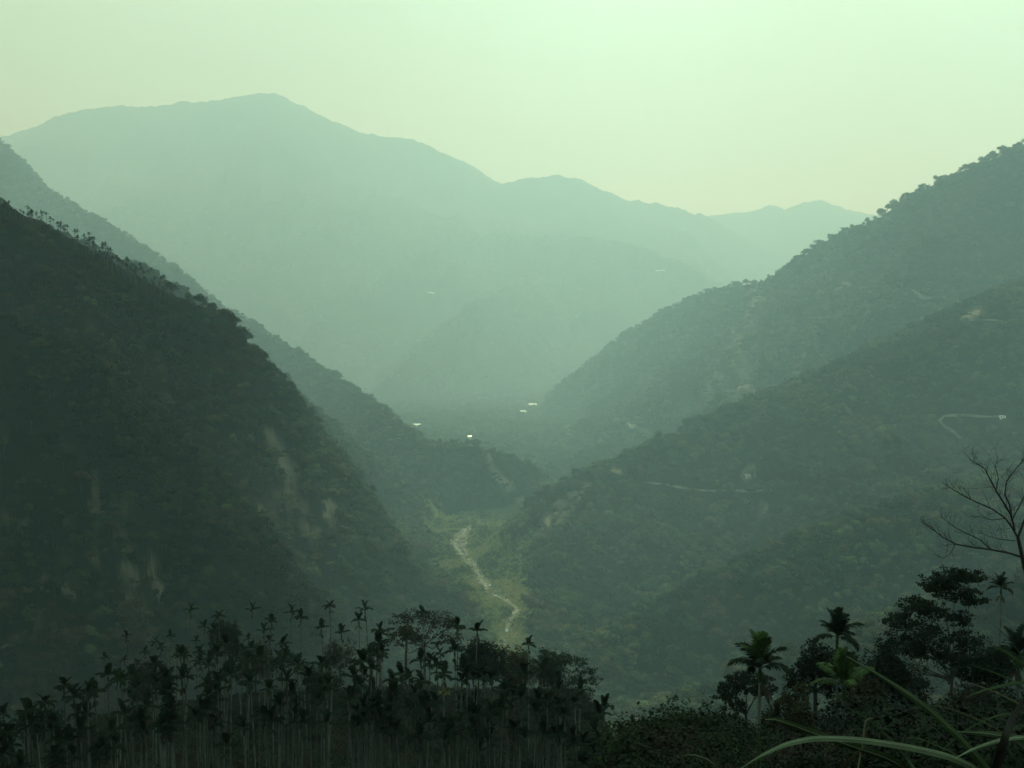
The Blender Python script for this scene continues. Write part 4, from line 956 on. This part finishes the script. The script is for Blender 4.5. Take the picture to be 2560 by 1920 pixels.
house(1650, 674, 40, 24, 5, .0, 'pale building faint on the distant right ridge')
house(1764, 674, 30, 22, 5, .1, 'small pale building faint at the tail of the distant right ridge')
house(638, 1772, 3.2, 2.4, -.8, .1, 'tiny pale roofed shack among the palm stems of the grove', name='shack', cat='shack', gable=False)

# ------------------------------------------------------------------ brush under the palms and on the near bank
def bush(seed, m, w=2.6, h=1.8, leaf=.16, n=260):
    r = np.random.default_rng(seed); mb = MB(); L = []
    for k in range(6):
        a = r.uniform(0, 6.28); q = r.uniform(0, .4) * w; L.append((math.cos(a) * q, math.sin(a) * q, h * r.uniform(.35, .7), w * r.uniform(.18, .28), w * r.uniform(.18, .28), h * r.uniform(.22, .35)))
        tube(mb, [(0, 0, -.2), L[-1][:3]], [.03, .01], 3, 1)
    lobes_crown(mb, L, n, leaf, r, fill=.75)
    for k in range(5):                                              # loose shoots
        a = r.uniform(0, 6.28); p = np.array([math.cos(a) * w * .3, math.sin(a) * w * .3, h * .7]); e = p * [1.45, 1.45, 1] + [0, 0, h * r.uniform(.1, .3)]
        tube(mb, [p, e], [.012, .006], 3, 1); t = r.random((9, 1)); leafcloud(mb, p + (e - p) * t + r.normal(size=(9, 3)) * .06, np.tile([0, 0, 1.0], (9, 1)), leaf, r)
    return mb.mesh('bush_mass', [m, M['bark']])
BM = ['leaf_dark', 'leaf_dark', 'leaf_mid', 'leaf_brown', 'leaf_olive']
bushes_near = stock('bush_near', [bush(500 + k, M[b_], leaf=.085, n=900) for k, b_ in enumerate(BM)])
bushes_mid = stock('bush_mid', [bush(520 + k, M[b_], w=3.4, h=2.0, leaf=.24, n=170) for k, b_ in enumerate(BM)])
def bank_points(r0, r1, spacing, ang):
    A = math.radians(ang); n = int(A * (r1 ** 2 - r0 ** 2) / spacing ** 2); r = np.sqrt(rng.uniform(r0 ** 2, r1 ** 2, n)); p = rng.uniform(-A, A, n); x = r * np.sin(p); y = r * np.cos(p); z = Hfast(x, y)
    k = seen(x, y, z, 5.0, .012); return x[k], y[k], z[k]
x, y, z = bank_points(95, 300, 1.75, 27)
f = fbm(x / 22, y / 22, 3, 401) + .3 * rng.normal(size=len(x)); ix = np.where(f < -.25, 1, np.where(f < .05, 3, np.where(f < .3, 2, np.where(f < .5, 4, 3))))
tag(scatter('undergrowth', bushes_mid, np.column_stack([x, y, z]), .55 + .6 * rng.random(len(x)), rng.uniform(0, 6.28, len(x)), ix), 'brown and dark green brush covering the ground under the palm grove', 'undergrowth', kind='stuff'); print('brush', len(x))
x, y, z = bank_points(24, 95, 1.25, 27); px = 1280 + F * x / y; d = np.hypot(x, y)
hgt = np.interp(px, [1350, 1520, 1650, 1800, 1900, 2000, 2150, 2300, 2560, 2700], [.25, 1.2, 1.6, 1.4, 1.15, 1.5, 1.8, 2.1, 2.4, 2.5]) * np.clip(d / 55, .35, 1.15)
f = fbm(x / 9, y / 9, 3, 411) + .3 * rng.normal(size=len(x)); ix = np.where(f < -.1, 0, np.where(f < .2, 1, np.where(f < .42, 2, 3)))
tag(scatter('bank_bushes', bushes_near, np.column_stack([x, y, z]), hgt * (.45 + .6 * rng.random(len(x)) + .55 * fbm(x / 7, y / 7, 2, 421)), rng.uniform(0, 6.28, len(x)), ix), 'dark tangled bushes on the near bank below the palms', 'bushes', kind='stuff'); print('bank', len(x))

# ------------------------------------------------------------------ long grass beside the camera
def blade(mb, rb, pts, d, w, twist=0.0, fold=.25):
    """a long leaf through photo points at given distances, w = full width in photo pixels, with a pale midrib"""
    P = np.array([W(px, py, q) for (px, py), q in zip(pts, d)]); t = np.linspace(0, len(P) - 1, (len(P) - 1) * 6 + 1)
    from_ = np.arange(len(P)); Q = np.stack([np.interp(t, from_, P[:, k]) for k in range(3)], 1)
    for _ in range(3): Q[1:-1] = Q[1:-1] * .5 + (Q[2:] + Q[:-2]) * .25
    n = len(Q); T = unit(np.gradient(Q, axis=0)); view = unit(Q); A = unit(np.cross(T, view)); B = np.cross(A, T); s_ = np.linspace(0, 1, n)
    wd = np.interp(s_, [0, .12, .35, .7, 1], [.05, .45, .85, 1, .8]) * w / F * np.linalg.norm(Q, axis=1) * .5
    c, s2 = math.cos(twist), math.sin(twist); A2 = A * c + B * s2; B2 = B * c - A * s2
    L_ = Q + A2 * wd[:, None] + B2 * (wd * fold)[:, None]; R_ = Q - A2 * wd[:, None] + B2 * (wd * fold)[:, None]
    V = np.concatenate([L_, Q, R_]); f = [(i, i + 1, n + i + 1, n + i) for i in range(n - 1)] + [(n + i, n + i + 1, 2 * n + i + 1, 2 * n + i) for i in range(n - 1)]
    mb.add(V, f, 0); up = B2 * (wd * -.06)[:, None]; tube(rb, Q + up, np.maximum(wd * .09, .0006), 4)
def clump(name, label, base_px, base_d, blades):
    b0 = W(*base_px, base_d); gz = float(near_z(np.array([b0[0]]), np.array([b0[1]]))[0]); root = empty(name, (b0[0], b0[1], gz))
    for pts, d, w, m_, tw, lab in blades:
        mb = MB(); rb = MB(); blade(mb, rb, pts + [base_px], d + [base_d], w, tw)
        for q in (mb, rb): q.v = [v - np.array([b0[0], b0[1], gz]) for v in q.v]
        o = mb.build('leaf_blade', M[m_], root, smooth=True)
        if lab: o['label'] = lab
        if m_ == 'blade' and w > 7: rb.build('midrib', M['blade_rib'], o, smooth=True)
    return tag(root, label, 'grass clump')
clump('grass_clump', 'long green silvergrass blades arching across the lower right corner', (2560, 2330), 2.3, [
    ([(2115,1640),(2194,1685),(2267,1732),(2335,1784),(2398,1842),(2466,1918),(2520,2010)], [2.1,2.1,2.15,2.2,2.2,2.25,2.3], 17, 'blade', .3, 'long straight pale edged blade rising to the upper left'),
    ([(1913,1799),(1935,1798),(1965,1807),(2031,1832),(2136,1868),(2215,1894),(2262,1920),(2400,2040)], [1.7,1.7,1.75,1.8,1.9,2,2.1,2.2], 19, 'blade', -.4, 'broad green blade with its tip turned over'),
    ([(1851,1922),(1900,1890),(1963,1860),(2031,1845),(2136,1847),(2267,1866),(2372,1890),(2460,1930)], [1.6,1.6,1.65,1.7,1.8,1.95,2.1,2.2], 17, 'blade', .5, 'blade arching low and falling off to the left'),
    ([(2393,1829),(2450,1832),(2510,1840),(2575,1852),(2640,1900)], [1.9,1.9,2,2.1,2.2], 17, 'blade', -.2, None),
    ([(2388,1896),(2430,1873),(2493,1851),(2560,1842),(2640,1860)], [1.7,1.75,1.8,1.9,2], 10, 'blade', .3, None),
    ([(2409,1747),(2440,1732),(2477,1721),(2520,1711),(2570,1704),(2680,1760)], [2.5,2.5,2.5,2.5,2.5,2.5], 7, 'blade', .1, None),
    ([(2482,1619),(2500,1622),(2519,1632),(2560,1661),(2640,1760)], [2.6,2.6,2.6,2.6,2.6], 7, 'blade', .1, None),
    ([(2100,1760),(2160,1790),(2230,1850),(2290,1925)], [3.0,3.0,3.0,3.0], 5, 'blade', 0, None)])
clump('grass_clump', 'thin drooping grass blades fanning in from the frame edge above the dark leaf', (2700, 2200), 2.9, [
    ([(2395,1700),(2440,1712),(2500,1735),(2570,1770),(2640,1850)], [2.8]*5, 3.5, 'blade_dry', .1, None), ([(2330,1905),(2370,1860),(2430,1815),(2500,1785),(2590,1780)], [2.6]*5, 4, 'blade', .1, None),
    ([(2420,1660),(2470,1675),(2530,1700),(2600,1750)], [3.0]*4, 3, 'blade', .1, None), ([(2300,1760),(2370,1770),(2450,1800),(2540,1850),(2620,1930)], [2.7]*5, 3.5, 'blade_dry', -.2, None),
    ([(2250,1835),(2310,1850),(2380,1880),(2440,1925)], [2.4]*4, 4, 'blade', .2, None), ([(2480,1560),(2510,1585),(2545,1625),(2590,1690)], [3.0]*4, 2.5, 'blade', 0, None)])
clump('dry_grass', 'broken dry straw coloured stalk poking up under the arching green blades', (2085, 2250), 1.9, [
    ([(2164,1861),(2150,1876),(2131,1894),(2112,1912),(2098,1935)], [1.7,1.7,1.72,1.75,1.8], 9, 'blade_dry', .4, None),
    ([(2183,1797),(2174,1795),(2165,1802),(2160,1821),(2158,1850)], [2.0,2,2,2,2], 4, 'blade_dry', 0, 'thin pale curl at the tip')])
clump('dry_grass', 'thin silvery curved stalk low on the dark bank', (1830, 2200), 2.1, [
    ([(1705,1888),(1732,1886),(1764,1895),(1780,1906),(1794,1920)], [1.9,1.9,1.9,1.95,2.0], 3.2, 'blade_dry', .2, None)])
clump('grass_clump', 'pair of thin upright green stems before the big dark palm', (1900, 2200), 2.6, [
    ([(1904,1806),(1900,1830),(1893,1870),(1890,1925)], [2.5,2.5,2.5,2.5], 4, 'blade', 0, None), ([(1897,1812),(1900,1850),(1902,1925)], [2.6,2.6,2.6], 3, 'blade', 0, None)])
clump('dead_leaf', 'dark curled dead leaf at the right frame edge', (2480, 2300), 1.8, [
    ([(2600,1722),(2562,1752),(2535,1795),(2518,1840),(2506,1880),(2494,1925)], [1.7,1.7,1.65,1.6,1.6,1.65], 30, 'blade_dead', .9, None)])
